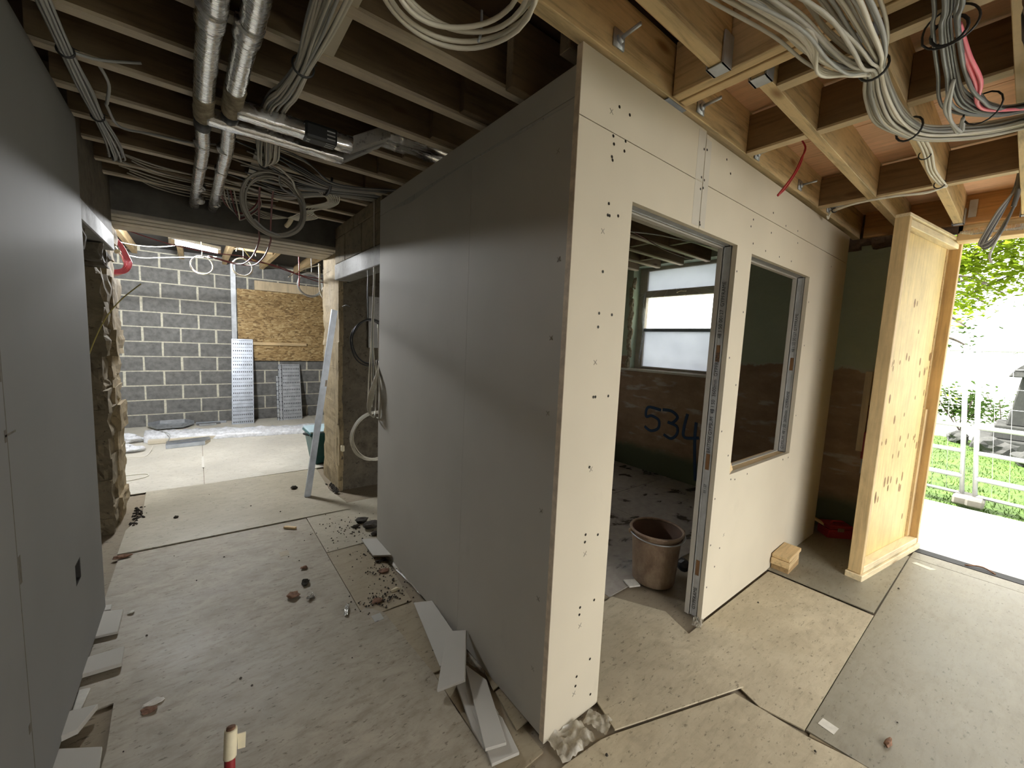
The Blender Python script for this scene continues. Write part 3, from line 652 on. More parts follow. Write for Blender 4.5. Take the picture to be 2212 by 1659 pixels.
for y, z in ((.086, 1.552), (.082, 1.276), (.068, 1.828), (.09, .9), (.08, .55), (.09, .25), (.1, 2.2)):
    for a in (.7, -.9):
        M = Matrix.Translation((-.0006, y, z)) @ Matrix.Rotation(a, 4, 'X'); box(b, -.0004, .0004, -.011, .011, -.0011, .0011, M)
obj('pencil_mark', b, 'pencil', wq)['kind'] = 'stuff'
# end of the partition: steel end stud and feathered board returns
obj('end_stud', boxes((3.118, 3.122, .027, .073, .01, 2.46)), 'stud', wp)

# ------------------------------------------------------------------ door_1: timber framed plywood door standing open
d1 = sempty('door_1', 'heavy timber framed plywood site door standing open')
ang = math.atan2(-.152, 1.063); MD = Matrix.Translation((2.529, -.433, 0)) @ Matrix.Rotation(ang, 4, 'Z')
L_, D_, H0, H1 = 1.072, .075, .055, 2.43
def dbox(*L, bv=.003): return bev(boxes(*L, M=MD), bv)
obj('ply_panel', boxes((.03, L_ - .03, .062, .074, H0 + .02, H1 - .02), M=MD), 'door_ply', d1)
obj('stile', dbox((0, .036, 0, D_, H0, H1)), 'door_rail', d1); obj('stile', dbox((L_ - .04, L_, 0, D_, H0, H1)), 'door_stile', d1)
obj('rail', dbox((.036, L_ - .04, 0, D_ - .012, H0 + .0, H0 + .045)), 'door_rail_x', d1); obj('rail', dbox((.036, L_ - .04, .012, D_ - .012, H1 - .05, H1 - .003)), 'door_rail_x', d1)
obj('head_strip', dbox((0, L_, 0, D_, H1, H1 + .022)), 'door_rail_x', d1)
obj('sole_strip', dbox((-.012, L_ + .012, -.012, D_ + .01, .006, .05)), 'door_rail_x', d1)
obj('infill_strip', dbox((.037, .075, .046, .062, H0 + .05, 1.05), bv=.002), 'door_rail', d1); obj('infill_strip', dbox((L_ - .09, L_ - .041, .046, .062, H0 + .05, 1.15), bv=.002), 'door_rail', d1)
obj('lock_plate', dbox((.036, .062, .055, .0615, 1.04, 1.40), bv=.001), 'galv_dk', d1)
b = bmesh.new()
kk = random.Random(11)
for zc, n in ((1.93, 2), (1.72, 1), (1.53, 9), (1.45, 8), (1.26, 4), (1.10, 3), (.92, 8), (.85, 5), (.62, 7), (.55, 8), (.3, 2)):
    for _ in range(n):
        x = kk.uniform(.1, .96); z_ = zc + kk.uniform(-.035, .035); s = kk.uniform(.008, .016)
        bmesh.ops.create_circle(b, cap_ends=True, radius=1, segments=8, matrix=MD @ Matrix.Translation((x, .0614, z_)) @ Matrix.Diagonal((s, 1, s * kk.uniform(1.6, 2.9), 1)) @ Matrix.Rotation(math.pi / 2, 4, 'X'))
obj('knot', b, 'knot' if 'knot' in MT else 'debris_b', d1)['kind'] = 'stuff'
for zz in (.35, 1.25, 2.15): obj('hinge', dbox((L_ - .004, L_ + .03, .02, .07, zz, zz + .1), bv=.002), 'galv_dk', d1)

# ================================================================== THINGS
# ------------------------------------------------------------------ foil wrapped ventilation ducts under the joists
def duct_mesh(P, r, seed, n=14):
    S = smooth_path(P, 8); L = len(S)
    rad = [r * (1 + .05 * noise.noise(Vector((i * .7, seed, 0))) + (.05 if i % 9 == 0 else 0)) for i in range(L)]
    b = bmesh.new(); tube(b, S, rad, n)
    for v in b.verts: v.co += Vector((noise.noise(v.co * 24), noise.noise(v.co * 24 + Vector((9, 0, 0))), noise.noise(v.co * 24 + Vector((0, 9, 0))))) * r * .028
    return b
def ducty(nm, label, x0, x1, r0, r1, yb, seed):
    t = thing(nm, label, 'duct', (x0, yb, 2.47))
    obj('near_length', duct_mesh([(x0 + .005, y, 2.474) for y in (-1.8, -1.2, -.6, 0, .35, .62)] , r0, seed), 'foil', t)
    obj('sleeve', duct_mesh([(x0, .60, 2.473), (x0 - .003, .68, 2.473)], r0 * 1.12, seed + 1), 'foil', t)
    obj('near_length', duct_mesh([(x0 - .002, .66, 2.473), (x0 - .008, .9, 2.473), (x0 - .012, yb - .12, 2.472)], r0 * .97, seed + 2), 'foil', t)
    obj('insulation', duct_mesh([(x0 - .010, yb - .18, 2.472), (x0 - .012, yb - .06, 2.470), (x0 - .012, yb + .02, 2.468)], r0 * 1.03, seed + 3), 'wool', t)
    obj('collar', tb([(x0 - .013, yb + .02, 2.468), (x0 - .014, yb + .13, 2.468)], r1 * 1.12, 14, 2), 'collar', t)
    obj('far_length', duct_mesh([(x0 - .014, yb + .12, 2.468)] + [(x0 + (x1 - x0) * k / 5, yb + .12 + (3.055 - yb - .12) * k / 5, 2.468) for k in range(1, 6)], r1, seed + 4), 'foil', t)
    for y in (1.7, 2.05, 2.5, 2.85):
        obj('tape_band', tb([(x0 - .016, y, 2.468), (x0 - .017, y + .02, 2.468)], r1 * 1.1, 14, 2), 'foil', t)
    return t
ducty('ventilation_duct', 'left one of the pair of silver foil ducts running down the corridor ceiling', -.95, -1.0, .036, .030, 1.36, 3)
ducty('ventilation_duct', 'right one of the pair of silver foil ducts running down the corridor ceiling', -.855, -.885, .036, .030, 1.22, 13)
def ductx(label, y, xa, yb2, seed, collar):
    t = thing('branch_duct', label, 'duct', (xa, y, 2.465))
    b = boxes((xa, -.37, y - .035, y + .035, 2.43, 2.495)); bev(b, .016, 3)
    bmesh.ops.subdivide_edges(b, edges=[e for e in b.edges if e.calc_length() > .3], cuts=14)
    for v in b.verts: v.co += Vector((0, noise.noise(v.co * 22), noise.noise(v.co * 22 + Vector((5, 0, 0))))) * .004
    obj('run', b, 'foil', t, True)
    b = bmesh.new(); pp = [(-.385, y, 2.463), (-.215, yb2, 2.562)]
    v8 = [b.verts.new((px_, py_ + dy, pz_ + dz)) for (px_, py_, pz_) in pp for dy in (-.036, .036) for dz in (-.034, .034)]
    for f_ in ((0, 1, 3, 2), (4, 6, 7, 5), (0, 4, 5, 1), (2, 3, 7, 6), (0, 2, 6, 4), (1, 5, 7, 3)): b.faces.new([v8[q_] for q_ in f_])
    bmesh.ops.recalc_face_normals(b, faces=b.faces[:]); obj('offset', bev(b, .006, 2), 'lintel', t)
    obj('upper_run', duct_mesh([(-.235, yb2, 2.558), (-.15, yb2, 2.56), (-.05, yb2, 2.562), (.35, yb2, 2.562)], .033, seed + 5), 'foil', t)
    if collar:
        fc = obj('fire_collar', bev(boxes((-.60, -.455, y - .039, y + .039, 2.426, 2.499)), .014, 2), 'collar', t)
        b = bmesh.new()
        for k, (a, c) in enumerate(((-.53, -.50), (-.49, -.462))): pass
        for k in range(3): box(b, -.505, -.465, y - .026 + .02 * k, y - .020 + .02 * k, 2.4252, 2.4262)
        for k in range(2): box(b, -.585, -.57, y - .014 + .022 * k, y - .004 + .022 * k, 2.4252, 2.4262)
        for k in range(3): box(b, -.503, -.467, y - .0397, y - .0388, 2.440 + .017 * k, 2.446 + .017 * k)
        obj('label_mark', b, 'white_label', fc)['kind'] = 'stuff'
ductx('silver branch duct with a black fire collar, heading for the partition top', 1.185, -.855, 1.135, 30, True)
ductx('silver branch duct behind the black collared one, starting at the left duct', 1.345, -.955, 1.235, 40, False)
t = thing('ventilation_duct', 'silver foil duct with green black collar at the right edge under the joists', 'duct', (.4, -.912, 2.42))
obj('length', duct_mesh([(x, -.912, 2.455) for x in (-.2, .2, .6, .74)], .034, 51), 'foil', t)
obj('collar', tb([(.735, -.912, 2.455), (.87, -.912, 2.455)], .037, 14, 2), 'collar', t)
obj('length', duct_mesh([(x, -.912, 2.455) for x in (.865, 1.1, 1.4, 1.62)], .033, 52), 'foil', t)
obj('hanging_strap', tb([(1.62, -.912, 2.45), (1.70, -.905, 2.40), (1.74, -.905, 2.36)], .012, 6), 'film', t)

# ------------------------------------------------------------------ cable bundles
t = thing('cable_bundle', 'grey cable bundle along the left wall top', 'cables', (-1.345, .9, 2.48))
bundle(t, [(-1.34, -1.2, 2.49), (-1.343, 0, 2.485), (-1.343, .6, 2.48), (-1.346, 1.195, 2.475), (-1.344, 1.5, 2.478), (-1.342, 1.754, 2.478), (-1.33, 2.0, 2.47), (-1.33, 2.20, 2.455), (-1.35, 2.30, 2.47), (-1.36, 2.36, 2.52)], 11, [.02, .02, .02, .018, .024, .02, .03, .04, .03, .02], .0052, 'cable_g', 21)
tie(t, (-1.346, 1.195, 2.475), (0, 1, 0), .022); tie(t, (-1.342, 1.754, 2.478), (0, 1, 0), .022)
t = thing('loose_cable', 'single pale cable looping from the left grey bundle over the joists', 'cable', (-1.28, 1.32, 2.5))
obj('cable', tb([(-1.345, 1.2, 2.48), (-1.27, 1.24, 2.5), (-1.15, 1.22, 2.53)], .005), 'cable_g', t)
obj('cable', tb([(-1.283, 1.30, 2.52), (-1.265, 1.42, 2.50), (-1.287, 1.56, 2.48), (-1.295, 1.63, 2.485), (-1.277, 1.854, 2.49), (-1.159, 1.864, 2.5), (-1.012, 1.856, 2.505), (-.9, 1.85, 2.53)], .006), 'cable_g', t)
t = thing('cable_bundle', 'dim loose cables lying along the last joists before the dark beam', 'cables', (-1.2, 2.5, 2.5))
for k in range(9):
    y = 2.36 + .07 * k + rr.uniform(-.02, .02)
    obj('cable', tb([(-1.37 + rr.uniform(0, .1), y - .05, 2.512), (-1.2, y + .02, 2.505), (-1.03, y + rr.uniform(-.03, .05), 2.5), (-.8, y, 2.505), (-.5, y + rr.uniform(-.1, .1), 2.512)], .005), 'cable_g2', t)
t = thing('cable_bundle', 'large pale cable bundle hanging between the silver ducts and white coil', 'cables', (-.7, .7, 2.46))
bundle(t, [(-.66, -1.2, 2.49), (-.675, -.3, 2.485), (-.69, .2, 2.465), (-.692, .45, 2.455), (-.694, .672, 2.452), (-.705, .9, 2.462), (-.715, 1.09, 2.50), (-.717, 1.25, 2.51), (-.712, 1.42, 2.47), (-.69, 1.62, 2.455), (-.688, 1.76, 2.462), (-.68, 1.85, 2.50)], 20, [.055, .055, .055, .045, .026, .040, .05, .05, .06, .058, .02, .03], .0046, ['cable_w', 'cable_g', 'cable_g2'], 22)
tie(t, (-.694, .672, 2.452), (0, 1, 0), .034); tie(t, (-.688, 1.765, 2.464), (0, 1, .1), .022)
t = thing('backing_board', 'pale strip of board behind the cable bundle above the joists', 'board', (-.63, .5, 2.51))
obj('strip', boxes((-.665, -.60, .10, .70, 2.512, 2.519)), 'board', t)
t = thing('backing_board', 'small pale board behind the bundle end near the big grey coil', 'board', (-.7, 1.9, 2.51))
obj('strip', boxes((-.73, -.655, 1.75, 2.25, 2.512, 2.519)), 'board_grey', t)
t = thing('cable_coil', 'white coil of thick cable hanging at the top beside the ducts', 'cable coil', (-.45, .03, 2.42))
for k, (cx, cy_, r, dz, til) in enumerate(((-.45, .03, .205, 0, .00), (-.442, .022, .200, .012, .05), (-.452, .02, .178, .025, -.08), (-.46, .01, .165, .01, .12), (-.435, .012, .188, .03, .04))):
    obj('loop', tb(ringpts((cx, cy_, 2.435 + dz), r, 24, (Vector((1, 0, til)), Vector((0, 1, -til * .6))), .05, k), .0068, 8, 2, True), 'cable_w', t)
obj('hook', tb([(-.315, .14, 2.43), (-.30, .15, 2.47), (-.30, .15, 2.53)], .004), 'galv', t)
t = thing('cable_coil', 'big grey coil of cable hanging in front of the dark beam', 'cable coil', (-.60, 2.0, 2.32))
for k in range(7):
    c = (-.603 + rr.uniform(-.01, .01), 2.0 + .012 * k - .03, 2.317 + rr.uniform(-.008, .008)); r = .166 + rr.uniform(-.012, .012)
    obj('loop', tb(ringpts(c, r, 26, (Vector((1, .05, 0)), Vector((0, .05, 1))), .04, k + 9, sq=1.10), .0052, 6, 2, True), 'cable_g2', t)
obj('tail', tb([(-.58, 1.99, 2.495), (-.57, 1.97, 2.42), (-.47, 1.98, 2.38), (-.44, 2.0, 2.30)], .0052), 'cable_g', t)
obj('tail', tb([(-.72, 1.96, 2.20), (-.66, 1.96, 2.15), (-.58, 1.97, 2.13)], .006), 'cable_g', t)
obj('tail', tb([(-.62, 1.75, 2.47), (-.58, 1.78, 2.45), (-.53, 1.85, 2.44), (-.5, 1.95, 2.43), (-.46, 2.0, 2.40)], .006), 'cable_w', t)
t = thing('cable_bundle', 'flat fan of many pale cables spreading to the partition top', 'cables', (-.35, 1.95, 2.5))
for k in range(26):
    y = 1.62 + .035 * k + rr.uniform(-.03, .03)
    obj('cable', tb([(-.70 + rr.uniform(-.15, .1), y + rr.uniform(-.1, .1), 2.51), (-.5, y + .03, 2.503 + rr.uniform(-.012, .004)), (-.33, 2.02 + (y - 2.02) * .45, 2.49), (-.18, 1.98 + (y - 2.0) * .3, 2.50), (-.02, 1.93 + (y - 2.0) * .35, 2.51), (.08, 1.93 + (y - 2.0) * .4, 2.525)], .0046), rr.choice(['cable_g2', 'cable_g2', 'cable_g', 'cable_dk']), t)
obj('cable_tie', tb([(-.305, 1.86, 2.52), (-.295, 1.95, 2.478), (-.29, 2.08, 2.475), (-.30, 2.16, 2.51)], .008), 'cable_k', t)
t = thing('cable_loops', 'knot of white looped cables tied under the joists beside the grey coil', 'cables', (-.26, 2.6, 2.46))
for k in range(8):
    s = .02 * k
    obj('cable', tb([(-.20 - s, 2.08, 2.49), (-.17 - s * .5, 2.25, 2.485), (-.22 - s, 2.38 + s, 2.47), (-.33 + s * .6, 2.50, 2.455 - s * .2), (-.385 + s * .45, 2.72, 2.45 - s * .15), (-.40 + s * .2, 2.85, 2.46)], .0042), 'cable_w', t)
obj('tape_wrap', tb([(-.375, 2.80, 2.46), (-.385, 2.88, 2.43), (-.40, 2.92, 2.41)], .018, 8), 'cream', t)
for k in range(5): obj('cable', tb([(-.40, 2.84, 2.46), (-.50 - .02 * k, 2.75, 2.44 - .01 * k), (-.62 - .02 * k, 2.72, 2.45), (-.72, 2.70, 2.50)], .0045), 'cable_g2', t)
t = thing('cable_loops', 'dark loops of thin cable drooping at the beam beside the ducts', 'cables', (-.72, 2.7, 2.44))
for k in range(5): obj('cable', tb([(-.86 + .02 * k, 2.55, 2.51), (-.82 + .02 * k, 2.72, 2.44 - .012 * k), (-.72, 2.78, 2.41 - .012 * k), (-.65 + .01 * k, 2.68, 2.45), (-.62, 2.60, 2.51)], .0045), ['cable_dr', 'cable_g2', 'cable_dk'][k % 3], t)
for k, (xa, xb, lab) in enumerate(((-.645, -.56, 'left of two dark red cables hanging through the grey coil past the beam'), (-.565, -.50, 'right of two dark red cables hanging through the grey coil past the beam'))):
    tag(obj('hanging_cable', tb([(xa, 2.35, 2.52), (xa + .02, 2.6, 2.45), (xa + .05, 2.92, 2.33), (xa + .06, 3.02, 2.27), (xa + .03, 3.3, 2.17), (xa - .04, 3.75, 2.16), (-.9, 4.1, 2.25)], .0062), 'cable_dr'), lab, 'cable')
# ------------------------------------------------------------------ right hand bundles
t = thing('cable_bundle', 'thick pale cable bundle sweeping under the joists at top right', 'cables', (.7, -.58, 2.43))
bundle(t, [(-.25, -.42, 2.47), (.0, -.47, 2.455), (.24, -.545, 2.43), (.42, -.565, 2.42), (.57, -.575, 2.425), (.71, -.583, 2.45), (.84, -.570, 2.44), (1.02, -.570, 2.425), (1.2, -.595, 2.43), (1.31, -.63, 2.435), (1.40, -.70, 2.44), (1.47, -.79, 2.445), (1.51, -.90, 2.455), (1.53, -1.2, 2.47)], 36, [.12, .115, .11, .10, .075, .030, .038, .045, .036, .036, .04, .04, .038, .038], .0048, ['cable_w', 'cable_g2', 'cable_w', 'cable_g'], 23, 6)
for k in range(4): obj('cable', tb([(.05, -.38 - .02 * k, 2.45), (.30, -.50 - .012 * k, 2.385), (.48, -.505, 2.39 - .006 * k), (.60, -.54, 2.40), (.71, -.575, 2.43)], .005), 'cable_w', t)
tie(t, (.71, -.583, 2.45), (1, .0, .03), .037); tie(t, (1.215, -.60, 2.43), (1, -.35, 0), .042)
t = thing('cable_run', 'three pale cables running down the joist behind the thick bundle', 'cables', (1.6, -.58, 2.5))
for k in range(3): obj('cable', tb([(1.22, -.59, 2.46), (1.34, -.572 - .008 * k, 2.505), (1.7, -.575 - .012 * k, 2.508), (2.0, -.56 - .012 * k, 2.507), (2.25, -.575 - .01 * k, 2.505), (2.30, -.60, 2.50), (2.27, -.585, 2.49)], .0055), 'cable_w', t)
for x in (1.75, 2.26): tie(t, (x, -.575, 2.507), (1, 0, 0), .022, .003)
t = thing('cable_run', 'pair of white cables looped across to the partition from the joist', 'cables', (2.3, -.3, 2.48))
for k in range(2): obj('cable', tb([(2.29, -.585, 2.495), (2.275 + .012 * k, -.52, 2.48), (2.235 + .01 * k, -.393, 2.482), (2.235 + .01 * k, -.223, 2.484), (2.29, -.10, 2.483 - .008 * k), (2.37, -.055, 2.48), (2.42, -.035, 2.468 + .02 * k), (2.36, -.045, 2.47)], .0055), 'cable_w', t)
tie(t, (2.29, -.1, 2.48), (1, .6, 0), .013)
t = thing('cable_bundle', 'dark grey cable bundle with red cables at the right top corner', 'cables', (.9, -.75, 2.42))
bundle(t, [(.1, -.79, 2.44), (.473, -.770, 2.42), (.564, -.756, 2.42), (.733, -.748, 2.42), (.87, -.742, 2.43), (1.0, -.742, 2.42), (1.12, -.752, 2.425), (1.24, -.79, 2.43), (1.33, -.88, 2.435), (1.4, -1.2, 2.46)], 14, [.03, .026, .024, .027, .03, .04, .045, .03, .024, .02], .0052, ['cable_dk', 'cable_g', 'cable_dk', 'cable_k'], 24)
for k in range(2): obj('cable', tb([(.62, -.775, 2.43), (.80, -.775 - .008 * k, 2.425), (.98, -.785 - .012 * k, 2.42), (1.14, -.782, 2.42), (1.24, -.81, 2.425), (1.33, -.9, 2.43)], .0056), 'cable_p', t)
for k in range(2): obj('cable', tb([(.9, -.745, 2.42), (1.04, -.715 - .01 * k, 2.40), (1.17, -.72, 2.395), (1.26, -.73 - .01 * k, 2.385), (1.20, -.745, 2.41)], .0055), 'cable_g', t)
tie(t, (.62, -.758, 2.42), (1, .05, 0), .035); tie(t, (1.2, -.79, 2.425), (1, -.4, 0), .05, .003)
obj('tie_tail', tb(ringpts((.60, -.76, 2.42), .055, 14, (Vector((0, 1, 0)), Vector((.2, 0, 1))), .1, 4), .0028, 5, 2, True), 'cable_k', t)
tag(obj('hanging_wire', tb([(1.20, -.1, 2.70), (1.30, -.16, 2.62), (1.365, -.2, 2.548), (1.33, -.2, 2.48), (1.26, -.2, 2.39), (1.17, -.2, 2.31), (1.099, -.2, 2.252)], .0042), 'cable_r'), 'thin red wire dangling from the ceiling over the partition', 'wire')
tag(obj('hanging_wire', tb([(1.372, -.2, 2.55), (1.335, -.196, 2.45), (1.25, -.196, 2.36), (1.18, -.198, 2.30), (1.102, -.2, 2.25)], .0036), 'cable_r'), 'second red wire strand, right of the first over the partition', 'wire')
t = thing('cable_loop', 'grey cable loop hanging in the bright door opening', 'cables', (2.7, -.8, 2.3))
for k in range(4):
    o_ = .016 * k
    obj('cable', tb([(2.7 - o_, -.835 - .004 * k, 2.72), (2.7, -.83 - .003 * k, 2.549), (2.70 - o_ * .3, -.80 + .006 * k, 2.42), (2.70, -.765 + .008 * k, 2.30), (2.7, -.745 + .006 * k, 2.215 + .006 * k), (2.7, -.775, 2.225 + .012 * k), (2.70 + o_ * .3, -.815, 2.33 + .01 * k), (2.7 + o_, -.845, 2.5), (2.71, -.85, 2.72)], .0062), ['cable_dk', 'cable_g', 'cable_dk', 'cable_g'][k], t)
obj('cable', tb([(2.7, -.80, 2.28), (2.7, -.785, 2.22), (2.7, -.775, 2.16), (2.7, -.79, 2.12)], .006), 'film', t)
obj('strap', tb([(2.69, -.84, 2.66), (2.69, -.842, 2.50), (2.695, -.835, 2.43)], .011), 'cable_dk', t)

# ------------------------------------------------------------------ cables hanging at the end of the partition
def coil_at(name, label, c, r, n, m, axx, rad=.005, sq=1.0, seed=0):
    t = thing(name, label, 'cable coil', c)
    for k in range(n):
        cc = (c[0] + rr.uniform(-.006, .006), c[1] + .010 * (k - n / 2), c[2] + rr.uniform(-.008, .008))
        obj('loop', tb(ringpts(cc, r * (1 + rr.uniform(-.07, .05)), 24, axx, .05, k + seed, sq=sq), rad, 6, 2, True), m if isinstance(m, str) else m[k % len(m)], t)
    return t
AXZ = (Vector((1, .1, 0)), Vector((0, 0, 1)))
t = coil_at('cable_coil', 'black coil of cable hanging in the side opening beside the partition', (.062, 2.2, 1.485), .155, 5, ['cable_k', 'cable_dk'], AXZ, .005, 1.15, 60)
obj('hanger', tb([(.04, 2.2, 1.66), (.03, 2.18, 1.9), (.03, 2.15, 2.3), (.03, 2.1, 2.5)], .004), 'cable_dk', t)
t = coil_at('cable_coil', 'white coil of thin cable hanging low in the side opening beside the partition', (.108, 2.2, .735), .19, 7, 'cable_w', AXZ, .0045, 1.02, 80)
obj('hanger', tb([(.05, 2.19, .92), (.02, 2.12, 1.1), (.03, 2.08, 1.6), (.035, 2.05, 2.0), (.035, 2.0, 2.48)], .0045), 'cable_w', t)
t = thing('cable_loops', 'white cable loop draped out around the far edge of the partition', 'cables', (.0, 1.85, 1.1))
for k in range(6):
    s = .007 * k
    obj('cable', tb([(.03, 1.95, 1.62), (.012, 1.875, 1.34), (-.022 - s, 1.87, 1.12), (-.045 - s * .5, 1.87, 1.0), (-.02, 1.865, .955 + s * .2), (.02, 1.95, 1.05), (.03, 1.97, 1.36)], .0042), 'cable_w', t)
for k in range(3): obj('cable', tb([(.012, 1.87, 1.36), (-.010 - .004 * k, 1.80 - .012 * k, 1.22), (-.012 - .004 * k, 1.775 - .014 * k, 1.10), (-.010, 1.80 - .01 * k, .97), (.0, 1.87, .95)], .0042), 'cable_w', t)
for k, (x, lab) in enumerate(((.012, 'leftmost of the thin white cables dropping past the partition end'), (.030, 'middle one of the thin white cables dropping past the partition end'), (.045, 'rightmost of the thin white cables dropping past the partition end'))):
    tag(obj('hanging_cable', tb([(x, 2.0 + .05 * k, 2.50), (x + .003, 2.0 + .04 * k, 2.0), (x - .003, 2.02 + .03 * k, 1.5), (x + .005, 2.02, 1.0 + .1 * k)], .0038), ['cable_w', 'cable_g', 'cable_w'][k]), lab, 'cable')
tag(obj('plaster_board', boxes((.33, .45, 3.05, 3.075, 1.42, 1.92)), 'lintel'), 'pale board panel fixed behind the hanging cables in the side opening', 'board')

# ------------------------------------------------------------------ far room
t = thing('ceiling_light', 'lit fluorescent tube lamp glowing on the far room ceiling', 'lamp', (-.99, 4.74, 2.44))
MT_ = Matrix.Translation((-.99, 4.74, 2.42)) @ Matrix.Rotation(math.atan2(.168, .28), 4, 'Z')
b = bmesh.new(); tube(b, [MT_ @ Vector((-.21, 0, 0)), MT_ @ Vector((.21, 0, 0))], .016, 12); tu = obj('tube', b, 'tube', t)
obj('housing', bev(boxes((-.25, .25, -.03, .03, .022, .06), M=MT_), .005), 'galv', t)
obj('end_cap', boxes((-.25, -.212, -.022, .022, -.02, .022), M=MT_), 'board', tu); obj('end_cap', boxes((.212, .25, -.022, .022, -.02, .022), M=MT_), 'board', tu)
obj('suspension', boxes((-.02, .02, -.01, .01, .06, .18), M=MT_), 'galv', t)
R1 = (Vector((1, 0, 0)), Vector((0, 0, 1)))
def hang_coil(label, c, r, n, m, top, seed):
    t = thing('cable_coil', label, 'cable coil', c)
    for k in range(n): obj('loop', tb(ringpts((c[0] + rr.uniform(-.004, .004), c[1] + .008 * k, c[2] + rr.uniform(-.004, .004)), r * (1 + rr.uniform(-.06, .04)), 22, R1, .04, seed + k), .0048, 6, 2, True), m, t)
    if top: obj('hanger', tb([(c[0], c[1], c[2] + r - .01), (c[0] + .01, c[1], c[2] + r + .06), (c[0] - .01, c[1], top)], .004), m, t)
hang_coil('single white cable loop hanging under the lit tube', (-.95, 4.6, 2.215), .098, 2, 'cable_w', 2.718, 5)
hang_coil('white cable coil hanging in the middle of the far room opening', (-.595, 4.4, 2.22), .095, 5, 'cable_w', 2.718, 15)
hang_coil('pale cable coil hanging next to the right stone pier', (-.018, 3.9, 2.062), .122, 4, 'cable_g', 2.718, 25)
tag(obj('hanging_cable', tb([(.04, 3.78, 2.28), (.045, 3.78, 2.15), (.05, 3.78, 2.0), (.085, 3.76, 1.90), (.12, 3.75, 1.86)], .009), 'cable_w'), 'short white cable loop pressed against the right stone pier', 'cable')
tag(obj('cable_drop', tb([(-.57, 4.4, 2.61), (-.49, 4.4, 2.45), (-.47, 4.4, 2.36)], .005), 'cable_w'), 'short white cable end right of the middle white coil', 'cable')
tag(obj('cable_drop', tb([(-.60, 4.38, 2.61), (-.63, 4.38, 2.44), (-.65, 4.38, 2.38)], .005), 'cable_g'), 'short bent cable end left of the middle white coil', 'cable')
t = thing('cable_coil', 'half loop of pink red cables at the left stone jamb', 'cable coil', (-1.54, 3.85, 2.1))
for k in range(6):
    s = .018 * k
    obj('cable', tb([(-1.60, 3.66, 2.37), (-1.52 + s * .3, 3.855, 2.22), (-1.487 + s * .4, 3.85, 2.12), (-1.482 + s * .5, 3.85, 2.05), (-1.52 + s * .3, 3.85, 2.0 - s * .3), (-1.66, 3.72, 1.97 - s * .3)], .0042), 'cable_p', t)
for k in range(2): obj('cable', tb([(-1.52, 3.87, 2.16), (-1.475 - .01 * k, 3.87, 2.06), (-1.49, 3.87, 1.99), (-1.55, 3.88, 1.955 - .008 * k), (-1.63, 3.88, 1.95)], .006), 'cable_w', t)
obj('tape_wrap', tb([(-1.527, 3.853, 2.165), (-1.518, 3.85, 2.14)], .02, 8, 2), 'cream', t)
for k, (P, m, lab) in enumerate((
    ([(-1.7, 5.0, 2.41), (-1.5, 5.0, 2.39), (-1.3, 4.95, 2.40), (-1.12, 4.85, 2.44)], 'cable_w', 'white flex running straight to the left end of the lit tube'),
    ([(-1.75, 5.3, 2.62), (-1.66, 5.2, 2.35), (-1.5, 5.2, 2.29), (-1.3, 5.2, 2.32), (-1.0, 5.1, 2.36), (-.8, 5.0, 2.38)], 'cable_w', 'sagging white flex under the lit tube flex'),
    ([(-1.5, 4.2, 2.40), (-1.2, 4.2, 2.33), (-.9, 4.2, 2.30), (-.62, 3.9, 2.26), (-.34, 3.8, 2.185), (-.09, 3.8, 2.12), (.1, 3.9, 2.10), (.3, 4.0, 2.12)], 'cable_dr', 'dark red cable drooping across the far room below the lintels'),
    ([(-.60, 3.95, 2.24), (-.34, 3.88, 2.21), (-.1, 3.85, 2.14), (.1, 3.9, 2.14)], 'cable_dr', 'second dark red cable right of the lamp near the pier'),
    ([(-.15, 3.8, 2.33), (-.147, 3.8, 2.2), (-.15, 3.8, 2.02)], 'cable_r', 'red cable hanging straight down left of the pale coil'),
    ([(-.62, 4.0, 2.36), (-.54, 4.0, 2.26), (-.45, 4.0, 2.235), (-.4, 4.0, 2.22)], 'cable_y', 'yellowish cable end right of the lit tube'),
    ([(-.25, 3.8, 2.10), (-.15, 3.8, 2.18), (-.02, 3.8, 2.24), (.06, 3.8, 2.27)], 'cable_w', 'thin white wire curving above the pale coil'),
    ([(-1.60, 2.95, 1.30), (-1.56, 2.95, 1.43), (-1.50, 2.95, 1.58), (-1.42, 2.95, 1.71), (-1.313, 2.95, 1.831)], 'cable_y', 'stiff yellow wire sticking out of the left stone jamb'))):
    tag(obj('loose_wire', tb(P, .0048 if k != 7 else .004), m), lab, 'wire')
